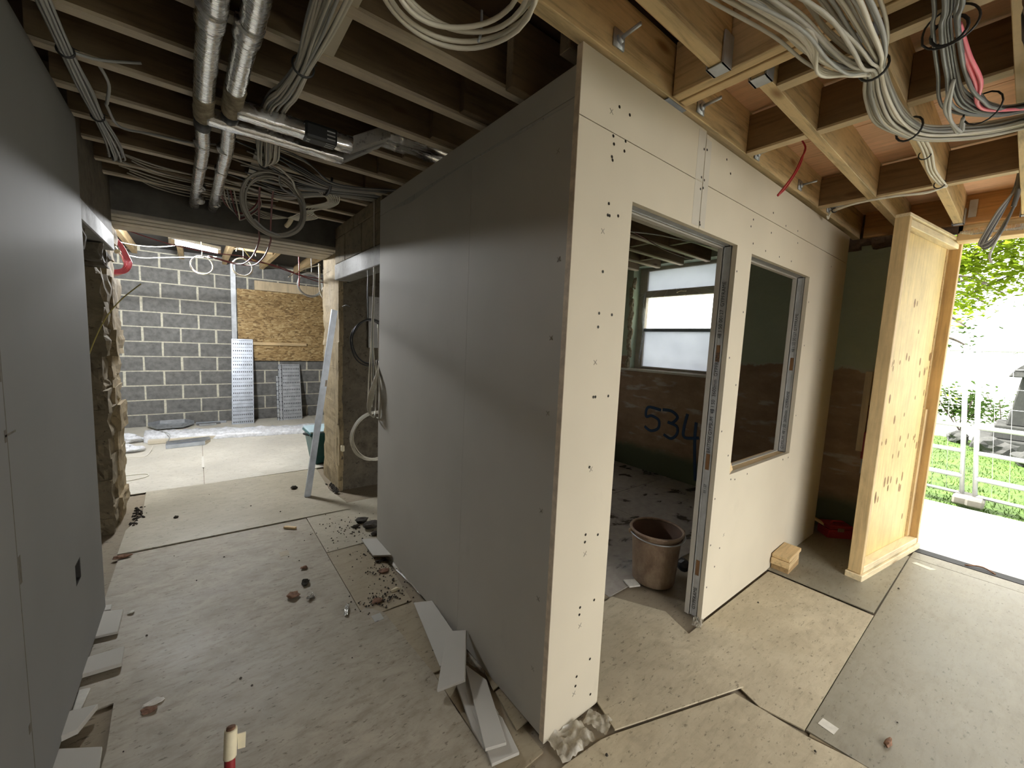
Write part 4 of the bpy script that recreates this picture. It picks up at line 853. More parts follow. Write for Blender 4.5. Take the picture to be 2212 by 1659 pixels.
# perforated metal trays
def tray(name, label, foot0, foot1, top0, top1, depth, rows, cols, m='galv', par=None):
    """open shallow tray leaning on the wall: foot/top are the front face corners."""
    A, B, Cc, D = (Vector(p) for p in (foot0, foot1, top1, top0))
    n = (B - A).cross(D - A).normalized()
    if n.y > 0: n = -n
    t = thing(name, label, 'metal tray', tuple((A + B) / 2))
    b = bmesh.new()
    def slab(P, off):
        lo = [b.verts.new(p) for p in P]; hi = [b.verts.new(p - n * off) for p in P]
        b.faces.new(lo); b.faces.new(hi[::-1])
        for i in range(4): b.faces.new((lo[i], hi[i], hi[(i + 1) % 4], lo[(i + 1) % 4]))
    slab([A, B, Cc, D], .002); bmesh.ops.recalc_face_normals(b, faces=b.faces[:]); obj('base_plate', b, m, t)
    ex = (B - A).normalized() * .0025
    for P in ((A, D), (B, Cc)):
        b = bmesh.new(); s = 1 if P[0] is A else -1
        slab([P[0], P[0] + ex * s, P[1] + ex * s, P[1]], depth); bmesh.ops.recalc_face_normals(b, faces=b.faces[:]); obj('side_flange', b, m, t)
    b = bmesh.new()
    for i in range(rows):
        fz = (i + .6) / rows
        for j in range(cols):
            fx = .09 + .82 * j / (cols - 1)
            p = (A * (1 - fx) + B * fx) * (1 - fz) + (D * (1 - fx) + Cc * fx) * fz + n * .0012
            u = (B - A).normalized(); v = (D - A).normalized()
            hw = .0058 if i % 2 == 0 else .010; hh = .012 if i % 2 == 0 else .0034
            b.faces.new([b.verts.new(p + u * a_ * hw + v * c_ * hh) for a_, c_ in ((-1, -1), (1, -1), (1, 1), (-1, 1))])
    obj('slots', b, 'slot', t)['kind'] = 'stuff'
    return t
tray('cable_tray', 'tall perforated silver tray leaning on the far block wall', (-.597, 6.888, .002), (-.289, 6.888, .002), (-.555, 7.225, 1.395), (-.252, 7.225, 1.395), .05, 24, 10)
tray('cable_tray', 'wide short perforated tray leaning on the block wall under the strand board', (.150, 6.965, .002), (.458, 6.965, .002), (.175, 7.25, .968), (.468, 7.25, .968), .05, 16, 10, 'galv_dk')
tray('cable_tray', 'narrow tray nested against the left side of the short tray', (.098, 6.94, .002), (.142, 6.94, .002), (.118, 7.22, .972), (.168, 7.22, .972), .05, 14, 2, 'galv_dk')
tray('cable_tray', 'lowest thin tray offcut behind the narrow nested tray', (.068, 6.975, .002), (.092, 6.975, .002), (.085, 7.22, .76), (.112, 7.22, .76), .05, 10, 2, 'galv_dk')
t = thing('tray_fitting', 'six sided perforated metal tray bend lying by the block wall', 'metal tray', (-1.37, 7.0, .03))
hx = [(-1.63, 7.10), (-1.50, 7.24), (-1.20, 7.24), (-1.08, 7.06), (-1.20, 6.83), (-1.52, 6.83)]
obj('base_plate', prism(hx, .028, .032), 'galv_dk', t)
for i in range(6):
    if i in (4,): continue
    a, c = Vector((*hx[i], .03)), Vector((*hx[(i + 1) % 6], .03)); d = (c - a); nn = Vector((-d.y, d.x, 0)).normalized() * .002; b = bmesh.new()
    P = [a, c, c + nn, a + nn]; lo = [b.verts.new(p) for p in P]; hi = [b.verts.new(p + Vector((0, 0, .055 if i in (0, 1, 2) else .02))) for p in P]
    b.faces.new(lo); b.faces.new(hi[::-1])
    for k in range(4): b.faces.new((lo[k], hi[k], hi[(k + 1) % 4], lo[(k + 1) % 4]))
    bmesh.ops.recalc_face_normals(b, faces=b.faces[:]); obj('flange', b, 'galv_dk', t)
b = bmesh.new()
for i in range(30):
    x, y = rr.uniform(-1.55, -1.15), rr.uniform(6.87, 7.18); box(b, x - .012, x + .012, y - .004, y + .004, .0322, .0328)
obj('slots', b, 'slot', t)['kind'] = 'stuff'
obj('prop', boxes((-1.5, -1.25, 6.95, 7.0, .004, .028)), 'galv_dk', t)
for k, (y, x0, x1, lab) in enumerate(((7.12, -1.06, -.66, 'rearmost metal bar of the flat bundle beside the tray bend'), (7.05, -1.05, -.74, 'middle dark metal bar of the flat bundle beside the tray bend'), (6.98, -1.02, -.80, 'front short metal bar of the flat bundle beside the tray bend'))):
    tag(obj('metal_bar', bev(boxes((x0, x1, y - .02, y + .02, .004, .03 + .008 * (k == 0))), .003), ['galv', 'cable_dk', 'galv_dk'][k]), lab, 'metal bar')
def channel(name, label, p0, p1, wd, h, m='galv'):
    a, c = Vector(p0), Vector(p1); d = (c - a); L = d.length; M = Matrix.Translation(a) @ Matrix.Rotation(math.atan2(d.y, d.x), 4, 'Z')
    return tag(obj(name, boxes((0, L, 0, wd, 0, .003), (0, L, 0, .003, .003, h), (0, L, wd - .003, wd, .003, h), M=M), m), label, 'metal profile')
channel('steel_channel', 'front silver channel on the far floor beside plastic sheeting', (-1.357, 5.585, .006), (-.962, 5.610, .006), .07, .05)
channel('steel_channel', 'rear silver channel against the plastic wrapped bundle', (-1.350, 5.72, .006), (-.90, 5.80, .006), .06, .055, 'galv_dk')
channel('steel_channel', 'short white metal piece at the right end of the silver channels', (-.955, 5.62, .006), (-.90, 5.79, .006), .03, .03, 'board')
# plastic wrapped bundle
def lump(name, x0, x1, fy, fz, nx, ny, wid, m, par, seed=0):
    b = bmesh.new(); V = []
    for i in range(nx + 1):
        s = i / nx; x = x0 + (x1 - x0) * s; yc = fy(s); h = fz(s); row = []
        for j in range(ny + 1):
            a = math.pi * j / ny
            row.append(b.verts.new((x + .01 * noise.noise(Vector((i * .8, j * .9, seed))), yc - math.cos(a) * wid * (1 + .12 * noise.noise(Vector((i * .35, j, seed + 3)))), .006 + max(0, math.sin(a)) ** .6 * h * (1 + .35 * noise.noise(Vector((i * .5, j * 1.1, seed + 7)))))))
        V.append(row)
    for i in range(nx):
        for j in range(ny): b.faces.new((V[i][j], V[i + 1][j], V[i + 1][j + 1], V[i][j + 1]))
    b.faces.new([r for r in V[0]]); b.faces.new([r for r in V[-1]][::-1])
    return obj(name, b, m, par, True)
t = thing('wrapped_bundle', 'long bundle of boards wrapped in white translucent polythene across the far floor', 'plastic bundle', (-.5, 6.1, .01))
obj('boards', boxes((-1.55, .9, 5.93, 6.10, .008, .05)), 'board', t).rotation_euler = (0, 0, 0)
lump('wrap', -1.60, .95, lambda s: 6.22 - .30 * min(1, s * 1.4) + .02, lambda s: .11 - .03 * s, 60, 10, .19, 'film', t, 3)
obj('strap', tb([(-1.35, 5.9, .03), (-1.33, 5.98, .10), (-1.40, 6.12, .125), (-1.45, 6.25, .12)], .005), 'cable_g', t)
for k, (x, y, s, lab) in enumerate(((-1.78, 6.18, .13, 'crumpled clear plastic bag behind the left jamb, farther one'), (-1.74, 5.60, .11, 'crumpled clear plastic bag behind the left jamb, nearer one'))):
    tag(obj('plastic_bag', rock((x, y, .05), (s * 2.6, s * 1.6, .11), 500 + k, 3, .35), 'film', None, False), lab, 'plastic bag')
tag(obj('cut_cable', tb([(-1.75, 5.35, .008), (-1.55, 5.30, .008), (-1.50, 5.42, .02), (-1.48, 5.6, .06)], .005), 'cable_w'), 'white cable end curling on the floor by the plastic bags', 'cable')
tag(obj('cut_cable', tb([(-1.60, 4.35, .008), (-1.49, 4.38, .012), (-1.44, 4.46, .012), (-1.49, 4.54, .008), (-1.62, 4.55, .008)], .005), 'cable_w'), 'white cable loop on the floor right behind the left jamb', 'cable')
tag(obj('floor_strip', boxes((-1.005, -.985, 4.5, 5.0, .005, .009)), 'debris_w'), 'thin white strip lying on the far room floor', 'strip')
# green bin behind the pier
t = thing('recycling_box', 'dark green plastic box with a pale film covered lid behind the pier', 'bin', (.12, 4.1, 0))
b = bmesh.new()
for z_, e in ((.012, 0), (.36, .03)):
    pass
lo = [(.05, 4.03), (.36, 4.05), (.36, 4.36), (.05, 4.36)]; hi = [(-.005, 3.985), (.40, 4.0), (.40, 4.40), (-.005, 4.40)]
vl = [b.verts.new((*p, .008)) for p in lo]; vh = [b.verts.new((*p, .37)) for p in hi]
b.faces.new(vl[::-1]); b.faces.new(vh)
for i in range(4): b.faces.new((vl[i], vl[(i + 1) % 4], vh[(i + 1) % 4], vh[i]))
obj('body', bev(b, .012, 2), 'green_bin', t)
obj('rim', bev(boxes((-.02, .41, 3.97, 4.41, .355, .385)), .006), 'green_bin', t)
obj('lid', bev(boxes((-.015, .405, 3.98, 4.405, .386, .41)), .01, 2), 'blue_lid', t)
obj('handle', tb([(-.01, 4.10, .36), (-.06, 4.08, .38), (-.07, 4.03, .385), (-.02, 4.0, .37)], .010), 'cable_k', t)
# leaning stud at the pier
t = thing('steel_stud', 'long silver metal stud leaning on the right stone pier', 'stud', (-.24, 3.08, 0))
a = Vector((-.258, 3.03, .012)); c = Vector((-.012, 3.045, 1.765)); ax = (c - a).normalized(); sx = Vector((ax.z, 0, -ax.x)); sy = ax.cross(sx)
b = bmesh.new(); L = (c - a).length
MM = Matrix(((sx.x, sy.x, ax.x, a.x), (sx.y, sy.y, ax.y, a.y), (sx.z, sy.z, ax.z, a.z), (0, 0, 0, 1)))
b = boxes((0, .052, 0, .0025, 0, L), (0, .0025, .0025, .03, 0, L), (.0495, .052, .0025, .03, 0, L), M=MM); pf = obj('profile', b, 'galv', t)
obj('sticker', boxes((.034, .05, -.0008, -.0002, 1.05, 1.11), M=MM), 'board_edge', pf)
tag(obj('bent_nail', tb([(.08, 3.04, 1.80), (.10, 2.99, 1.81), (.13, 2.98, 1.80)], .005), 'cable_dk'), 'dark bent nail sticking out of the right stone pier', 'nail')
tag(obj('wall_clip', bev(boxes((.07, .10, 3.03, 3.07, .40, .46)), .006), 'cream'), 'small pale clip on the edge of the right pier', 'clip')

# ------------------------------------------------------------------ small room: bucket and bits
t = thing('bucket', 'mud stained bucket with wire handle standing inside the doorway', 'bucket', (1.345, .395, 0))
cx, cy_ = 1.345, .402
obj('body', lathe([(.0, .006), (.125, .006), (.133, .014), (.155, .325), (.161, .352)], 40, (cx, cy_, 0)), 'bucket', t)
obj('lining', lathe([(.0, .02), (.122, .02), (.150, .325), (.1605, .353)], 40, (cx, cy_, 0)), 'bucket_in', t)
b = bmesh.new(); tube(b, ringpts((cx, cy_, .352), .164, 40, (Vector((1, 0, 0)), Vector((0, 1, 0)))), .009, 8, True); brim = obj('rim', b, 'bucket', t)
b = bmesh.new(); tube(b, ringpts((cx, cy_, .315), .158, 40, (Vector((1, 0, 0)), Vector((0, 1, 0)))), .006, 6, True); obj('rib', b, 'bucket', t)
hd = Vector((.79, -.61, 0)); fw = Vector((-.61, -.79, 0))
P = [Vector((cx, cy_, .335)) + hd * .174 * math.cos(a) + fw * .178 * math.sin(a) + Vector((0, 0, -.012 * math.sin(a))) for a in [math.pi * k / 16 for k in range(17)]]
obj('handle', tb(P, .0045, 6, 2), 'galv_dk', t)
for s in (1, -1): obj('lug', rock(Vector((cx, cy_, .335)) + hd * s * .172, (.03, .03, .045), 600 + s, 2, .1), 'bucket', brim)
tag(obj('paper_scrap', prism([(1.13, .43), (1.20, .40), (1.23, .46), (1.16, .50)], .003, .012), 'debris_w'), 'white paper scrap on the damp floor left of the bucket', 'paper')
tag(obj('rubber_cap', rock((1.60, .335, .05), (.07, .09, .10), 611, 2, .12), 'cable_k'), 'dark round lump on the floor right of the bucket', 'lump')
tag(obj('mud_clod', rock((1.35, 1.0, .01), (.09, .05, .03), 612, 2, .35), 'debris_b'), 'brown mud clod behind the bucket on the damp floor', 'clod')
tag(obj('board_wedge', prism([(WX0 + .001, WZ0 + .001), (WX0 + .042, WZ0 + .022), (WX0 + .001, WZ0 + .078)], .002, .026, Matrix(((1, 0, 0, 0), (0, 0, 1, 0), (0, 1, 0, 0), (0, 0, 0, 1)))), 'pine'), 'small triangular cream wedge in the lower left hatch corner', 'wedge')
t = thing('cable_coil', 'dark red cable coil hanging from the joists inside the small room', 'cable coil', (1.45, 1.5, 2.35))
for k in range(4): obj('loop', tb(ringpts((1.12, 1.0 + .01 * k, 2.27), .075 + .004 * k, 18, (Vector((.7, -.7, 0)), Vector((0, 0, 1))), .05, k), .0045, 6, 2, True), ['cable_dr', 'cable_k'][k % 2], t)
obj('cable', tb([(1.15, 1.0, 2.33), (1.5, 1.15, 2.50), (2.0, 1.2, 2.505), (2.6, 1.3, 2.49), (3.2, 1.35, 2.50)], .005), 'cable_dr', t)
obj('cable', tb([(1.1, 1.05, 2.34), (1.5, 1.1, 2.42), (2.1, 1.05, 2.49), (2.8, .95, 2.50)], .005), 'cable_g', t)
# ------------------------------------------------------------------ by the door
for x0, x1, y0, y1, z0, z1, rz, ry, lab in ((.02, .25, -.108, .0, .007, .05, 2, 0, 'bottom darker pine block of the stack beside the partition'), (.0, .245, -.115, -.002, .051, .095, 4, 0, 'middle pine block of the stack beside the partition'), (.012, .255, -.110, -.002, .097, .122, 1, -3, 'thin tilted pine offcut on top of the block stack')):
    MB_ = Matrix.Translation((2.165, -.006, z0)) @ Matrix.Rotation(math.radians(rz), 4, 'Z') @ Matrix.Rotation(math.radians(ry), 4, 'Y')
    tag(obj('pine_block', bev(boxes((x0, x1, y0, y1, 0, z1 - z0), M=MB_), .002), 'pine_dk' if z0 < .01 else 'pine'), lab, 'wood block', 'pine blocks by the partition')
t = thing('tool_case', 'dark red tool case on the floor behind the open door', 'tool case', (3.24, -.12, 0))
MC = Matrix.Translation((3.14, -.10, 0)) @ Matrix.Rotation(math.radians(-42), 4, 'Z')
tcb = obj('body', bev(boxes((0, .20, 0, .14, .006, .085), M=MC), .01, 2), 'red', t); tcl = obj('lid', bev(boxes((0, .20, 0, .14, .087, .118), M=MC), .01, 2), 'red', t)
obj('latch', bev(boxes((.07, .12, -.008, .0, .07, .10), M=MC), .002), 'bucket', tcb); obj('handle', tb([MC @ Vector(p) for p in ((.05, .05, .118), (.06, .05, .14), (.14, .05, .14), (.15, .05, .118))], .008), 'red', tcl)
tag(obj('pine_batten', bev(boxes((0, .03, 0, .55, 0, .02), M=Matrix.Translation((3.15, .40, .27)) @ Matrix.Rotation(math.radians(-172), 4, 'Z') @ Matrix.Rotation(math.radians(-22), 4, 'X')), .002), 'pine'), 'thin batten propped against the wall beside the red case', 'batten')
tag(obj('timber_batten', bev(boxes((3.415, 3.44, -.196, -.150, .74, 1.42)), .002), 'pine_z'), 'pale upright timber batten on the brown wall beside the door', 'batten')
t = thing('spirit_level', 'red tool hanging on the wall under the pale batten beside the door', 'tool', (3.3, -.225, .75))
obj('body', bev(boxes((3.415, 3.447, -.216, -.188, .68, .91)), .004), 'red', t); obj('shaft', tb([(3.43, -.202, .91), (3.432, -.199, 1.14)], .004), 'cable_dr', t); obj('tip', tb([(3.43, -.202, .68), (3.43, -.202, .55)], .008), 'galv_dk', t)
# ------------------------------------------------------------------ plasterboard offcuts on the floor
OFF = 'plasterboard offcuts along the walls'
def offcut(label, poly, z0, t=.0125, m='board_grey', tilt=None):
    M = None
    if tilt:
        c = Vector((sum(p[0] for p in poly) / len(poly), sum(p[1] for p in poly) / len(poly), z0))
        M = Matrix.Translation(c) @ Matrix.Rotation(tilt[0], 4, 'X') @ Matrix.Rotation(tilt[1], 4, 'Y') @ Matrix.Translation(-c)
    return tag(obj('plasterboard_offcut', bev(prism(poly, z0, z0 + t, M), .0018), m), label, 'offcut', OFF)
def plate(label, P, t=.0125, m='board_grey'):
    P = [Vector(p) for p in P]; n = (P[1] - P[0]).cross(P[3] - P[0]).normalized()
    P[2].z = P[0].z - (n.x * (P[2].x - P[0].x) + n.y * (P[2].y - P[0].y)) / n.z
    if n.z < 0: n = -n
    b = bmesh.new(); lo = [b.verts.new(p - n * t) for p in P]; hi = [b.verts.new(p) for p in P]
    b.faces.new(lo); b.faces.new(hi[::-1])
    for i in range(4): b.faces.new((lo[i], hi[i], hi[(i + 1) % 4], lo[(i + 1) % 4]))
    bmesh.ops.recalc_face_normals(b, faces=b.faces[:])
    return tag(obj('plasterboard_offcut', bev(b, .0018), m), label, 'offcut', OFF)
plate('long white offcut farthest along the partition base', [(-.077, 1.026, .030), (-.002, .945, .060), (-.036, .552, .020), (-.161, .548, .014)])
plate('wide white offcut leaning over the long one at the partition base', [(-.0722, .6485, .090), (-.0045, .573, .115), (-.14, .364, .040), (-.244, .42, .034)])
offcut('narrow pointed offcut under the wide white one', [(-.128, .50), (-.050, .48), (-.075, .20), (-.205, .115), (-.20, .20)], .001)
plate('nearest upper offcut lying on another by the partition corner', [(-.068, .478, .030), (-.036, .345, .032), (-.135, .068, .032), (-.213, .096, .030)])
offcut('lowest nearest offcut showing beyond the upper one by the partition corner', [(-.138, .366), (-.075, .174), (-.107, .023), (-.216, .048)], .002)
plate('small square offcut at the far end of the partition base', [(-.089, 1.923, .030), (-.003, 1.835, .050), (-.004, 1.545, .050), (-.097, 1.648, .032)])
offcut('second plasterboard strip from the far end along the left wall', [(-1.45, 1.885), (-1.362, 1.845), (-1.361, 1.640), (-1.45, 1.655)], .010)
offcut('third plasterboard strip from the far end along the left wall', [(-1.45, 1.489), (-1.321, 1.486), (-1.318, 1.360), (-1.45, 1.370)], .012, .018)
offcut('thick broken piece below the left wall, nearest but one', [(-1.45, 1.15), (-1.36, 1.13), (-1.40, 1.03), (-1.45, 1.02)], .016, .022)
offcut('nearest plasterboard piece at the foot of the left wall', [(-1.45, 1.0), (-1.322, .918), (-1.316, .80), (-1.45, .80)], .004)
offcut('far tiny white piece at the foot of the left wall', [(-1.46, 1.958), (-1.418, 1.946), (-1.416, 1.89), (-1.45, 1.90)], .003)
offcut('narrow crumbly strip between the left wall strips', [(-1.44, 1.30), (-1.405, 1.29), (-1.418, 1.14), (-1.44, 1.135)], .003, .008, 'debris_w')
offcut('brown hardboard slip tucked under the partition near its corner', [(.055, .54), (.062, .31), (-.03, .30), (.005, .45)], .007, .004, 'floor_sheet_c')
# polythene poking out under the partition
def crumple(name, label, poly_c, sx, sy, rot, hgt, seed, m='film_clear'):
    b = bmesh.new(); n1, n2 = 14, 10; V = []
    M = Matrix.Translation(poly_c) @ Matrix.Rotation(rot, 4, 'Z')
    for i in range(n1 + 1):
        V.append([b.verts.new(M @ Vector(((i / n1 - .5) * sx, (j / n2 - .5) * sy * (1 + .15 * noise.noise(Vector((i * .6, seed, 0)))), .002 + hgt * (abs(noise.noise(Vector((i * .30, j * .34, seed)))) * 1.3 + abs(noise.noise(Vector((i * .75, j * .8, seed)))) * .35)))) for j in range(n2 + 1)])
    for i in range(n1):
        for j in range(n2): b.faces.new((V[i][j], V[i + 1][j], V[i + 1][j + 1], V[i][j + 1]))
    return tag(obj(name, b, m, None, True), label, 'polythene')
crumple('polythene_flap', 'crumpled clear polythene sticking out under the partition front corner', Vector((.09, -.055, .0)), .17, .10, -.1, .035, 2.2)
crumple('polythene_flap', 'creased polythene strip left of the doorway sheet', Vector((.235, -.062, .002)), .10, .075, -1.2, .018, 4.2)
crumple('polythene_flap', 'ruffled polythene strip along the far partition base', Vector((.015, 1.36, .0)), .52, .055, 1.60, .022, 6.2)
crumple('polythene_flap', 'crumpled polythene knot halfway along the partition base', Vector((.035, .80, .0)), .13, .07, 1.5, .05, 8.2)
crumple('polythene_flap', 'shiny polythene strip beside the nearest offcuts', Vector((.025, .42, -.004)), .24, .07, -1.25, .02, 10.2)
crumple('polythene_flap', 'tiny polythene fold at the foot of the door jamb stud', Vector((1.16, .0, .004)), .09, .05, .3, .03, 12.2)
crumple('polythene_flap', 'tiny polythene fold at the bottom left of the partition corner', Vector((.04, .08, .0)), .08, .05, -.8, .03, 14.2)
crumple('foil_scrap', 'small shiny foil scrap on the corridor floor', Vector((-.53, 1.43, .004)), .05, .03, .6, .02, 16.2, 'foil')
crumple('foil_scrap', 'shiny curled foil strip at the end of the floor seam', Vector((-.395, 1.20, .004)), .10, .02, 1.2, .02, 18.2, 'foil')
# loose rubble lumps
RUB = [((-.527, 1.595, .015), (.045, .05, .035), 'debris', 'black lump on the corridor floor beside the foil scrap'), ((-.61, 1.50, .012), (.06, .07, .02), 'debris_b', 'reddish brown flake on the corridor floor beside the foil'),
    ((-.50, 1.78, .01), (.045, .025, .02), 'debris_b', 'brown crumb on the corridor floor near the square tape patch'), ((-.299, 3.315, .025), (.06, .045, .035), 'debris', 'black lump on the raised sheet near the leaning stud'),
    ((.02, 2.254, .02), (.10, .07, .04), 'debris', 'rearmost black clod of the heap at the partition end'), ((.05, 2.12, .03), (.12, .10, .06), 'debris', 'biggest black clod of the heap at the partition end'), ((.035, 1.985, .015), (.06, .05, .03), 'debris', 'nearest black clod of the heap at the partition end'), ((-.05, 2.19, .012), (.05, .04, .025), 'debris', 'left small black clod of the heap at the partition end'),
    ((1.114, -.804, .012), (.06, .022, .018), 'debris_b', 'dark brown splinter on the right hand floor sheet'), ((-1.184, 3.098, .018), (.03, .03, .02), 'debris', 'small black crumb on the raised sheet near the left jamb'),
    ((-.055, 1.60, .006), (.07, .03, .02), 'debris', 'dark crumb near the polythene strip at the partition'), ((-.085, 1.47, .004), (.07, .05, .02), 'debris_b', 'brown crumbled soil near the partition base'), ((-.23, 1.19, .006), (.06, .05, .02), 'debris_b', 'brown clay smear at the end of the floor seam'), ((-.10, 1.235, .004), (.06, .03, .018), 'cream', 'pale twisted scrap by the partition offcuts'),
    ((-1.44, 2.56, .01), (.09, .04, .02), 'debris_b', 'reddish brick bit at the foot of the left jamb'), ((-1.19, 1.055, .01), (.06, .035, .015), 'debris_w', 'white plaster flake on the left corridor floor'), ((-1.205, 1.02, .008), (.05, .04, .012), 'debris_b', 'brown flake next to the white plaster flake'), ((-1.33, 1.82, .007), (.03, .025, .01), 'debris_w', 'tiny white chip by the left wall')]
for i, (c, s, m, lab) in enumerate(RUB): tag(obj('rubble_lump', rock(c, s, 700 + i, 2, .3), m), lab, 'rubble')
tag(obj('wood_stick', bev(boxes((-.048, .048, -.012, .012, .003, .018), M=Matrix.Translation((-.475, 2.44, 0)) @ Matrix.Rotation(-.75, 4, 'Z')), .002), 'pine'), 'short pale wood stick on the floor below the raised sheet edge', 'stick')
b = bmesh.new()
for i in range(420):
    k = i % 4
    if k == 0: x, y = rr.gauss(-.09, .06), rr.gauss(1.48, .2)
    elif k == 1: x, y = rr.gauss(-.06, .12), rr.gauss(2.15, .15)
    elif k == 2: x, y = rr.gauss(-.2, .08), rr.gauss(1.2, .05)
    else: x, y = rr.uniform(-1.3, 3.2), rr.uniform(-.9, 3.6)
    if x > .0 and y > -.02 and y < 1.84: continue
    if y < .05 and x < 0: continue
    s = rr.uniform(.002, .007)
    bmesh.ops.create_cone(b, cap_ends=True, segments=5, radius1=s, radius2=s * .5, depth=s, matrix=Matrix.Translation((x, y, .011 + s / 2 if y > 2.6 else .005 + s / 2)))
for i in range(160):
    k = i % 2
    if k: x, y = -1.46 + abs(rr.gauss(0, .035)), rr.uniform(3.08, 3.5)
    else: x, y = .05 - abs(rr.gauss(0, .03)), rr.uniform(3.0, 3.3)
    s = rr.uniform(.004, .014)
    bmesh.ops.create_cone(b, cap_ends=True, segments=5, radius1=s, radius2=s * .5, depth=s, matrix=Matrix.Translation((x, y, .006 + s / 2)) @ Matrix.Rotation(rr.random() * 3, 4, 'Z'))
tag(obj('scattered_crumbs', b, 'debris'), 'dark crumbs and grit scattered over the floor sheets', 'debris', None, 'stuff')
# red and cream stake standing in the foreground
t = thing('marker_stick', 'red stick with cream taped top standing at the bottom edge', 'stick', (-.99, -.1, 0))
obj('shaft', tb([(-.99, -.13, .006), (-.985, -.06, .30), (-.982, -.015, .55), (-.9805, -.004, .60)], .0105, 10), 'red', t)
obj('taped_end', tb([(-.9805, -.004, .598), (-.979, .0, .625), (-.977, .006, .655)], [.0125] * 13, 12), 'cream', t)
obj('tape_flag', prism([(0, 0), (.014, -.004), (.016, .032), (.0, .036)], -.0012, .0012, Matrix(((1, 0, 0, -.966), (0, 0, 1, .0), (0, 1, 0, .605), (0, 0, 0, 1)))), 'cream', t)
obj('core', tb([(-.977, .0062, .654), (-.9765, .0075, .659)], .009, 10, 2), 'debris_b', t)

# ================================================================== OUTSIDE
struct('paving', boxes((3.60, 5.55, -14, 10, -.35, -.05)), 'paving', 'sunlit pale paving outside the door')
struct('unseen_dark_ground', boxes((-6, 3.6, -14, -2.8, -.35, -.05)), 'debris', 'unseen ground made dark to cut bounce into the back opening')  # dark ground added to reduce light bounced through the back opening
og = struct('lawn', boxes((5.55, 11.8, -14, 10, -.35, -.09)), 'grass', 'mown green lawn beyond the paving')
struct('gravel_path', boxes((11.8, 60, -50, 40, -.35, -.08)), 'paving', 'pale ground beyond the lawn')
b = bmesh.new()
for i in range(14000):
    x, y = 5.5 + 6.3 * rr.random() ** 1.3, rr.uniform(-4.2, 1.6); h = rr.uniform(.02, .05); a = rr.random() * 6.28; w_ = .006
    dx, dy = math.cos(a) * w_, math.sin(a) * w_; lx, ly = rr.uniform(-.03, .03), rr.uniform(-.03, .03)
    b.faces.new((b.verts.new((x - dx, y - dy, -.09)), b.verts.new((x + dx, y + dy, -.09)), b.verts.new((x + lx, y + ly, -.09 + h))))
tag(obj('grass_blades', b, 'grass'), 'grass blades of the lawn outside the door', 'grass', None, 'stuff')
struct('kerb', boxes((5.25, 5.34, -8, 4, -.055, -.045)), 'floor_sheet_c', 'brown earth strip between paving and lawn')
# site fence panels
def fence(label, p0, p1, lean):
    t = thing('fence_panel', label, 'fence', (*p0, 0))
    A = Vector((*p0, -.05)); B = Vector((*p1, -.05)); up_ = Vector((lean[0], lean[1], 1.78))
    for P in (A, B): obj('post', tb([P, P + up_], .021, 8, 1), 'fence', t)
    for f, r in ((.06, .019), (.17, .028), (.33, .024), (.49, .024), (.97, .019)): obj('rail', tb([A + up_ * f, B + up_ * f], r, 8, 1), 'fence', t)
    b = bmesh.new(); n = int((B - A).length / .12)
    for i in range(1, n): tube(b, [A + (B - A) * i / n + up_ * .06, A + (B - A) * i / n + up_ * .97], .0025, 4)
    for f in (.62, .74, .86): tube(b, [A + up_ * f, B + up_ * f], .0025, 4)
    obj('mesh_wires', b, 'fence', t)['kind'] = 'stuff'
    obj('foot_block', bev(boxes((p0[0] - .16, p0[0] + .16, p0[1] - .07, p0[1] + .07, -.05, .05)), .02), 'beam', t)
fence('steel mesh fence panel outside, right of the paired posts', (5.78, -.78), (5.35, -3.9), (.02, .15))
fence('steel mesh fence panel outside, left of the paired posts near the door', (5.80, -.68), (6.1, 2.6), (.02, .15))
# monument
t = thing('stone_monument', 'dark stepped stone monument on the grass beyond the fence', 'monument', (11.5, -1.35, 0))
for x0, x1, z0, z1, f in ((-.95, .95, -.1, .12, .96), (-.72, .72, .12, .38, .95), (-.55, .55, .38, 1.30, .82), (-.62, .62, 1.30, 1.42, .9)):
    b = bmesh.new(); lo = [b.verts.new((11.7 + sx_ * x1, -1.38 + sy_ * x1, z0)) for sx_, sy_ in ((-1, -1), (1, -1), (1, 1), (-1, 1))]; hi = [b.verts.new((11.7 + sx_ * x1 * f, -1.38 + sy_ * x1 * f, z1)) for sx_, sy_ in ((-1, -1), (1, -1), (1, 1), (-1, 1))]
    b.faces.new(lo[::-1]); b.faces.new(hi)
    for i in range(4): b.faces.new((lo[i], lo[(i + 1) % 4], hi[(i + 1) % 4], hi[i]))
    obj('step', bev(b, .02), 'ston_mon', t)
b = bmesh.new(); bmesh.ops.create_cone(b, cap_ends=True, segments=4, radius1=.8, radius2=.15, depth=.5, matrix=Matrix.Translation((11.7, -1.38, 1.67)) @ Matrix.Rotation(.785, 4, 'Z')); obj('cap', b, 'ston_mon', t)
for i, (x, y, s, lab) in enumerate(((10.2, -.78, .5, 'largest grey rock at the foot of the monument'), (9.6, -1.15, .38, 'pale rock right of the largest rock by the monument'), (11.2, -.25, .34, 'small rock left of the monument near a trunk'))):
    tag(obj('rock', rock((x, y, .02), (s * 1.5, s, s * .7), 800 + i, 3, .25), 'ston_mon'), lab, 'rock')
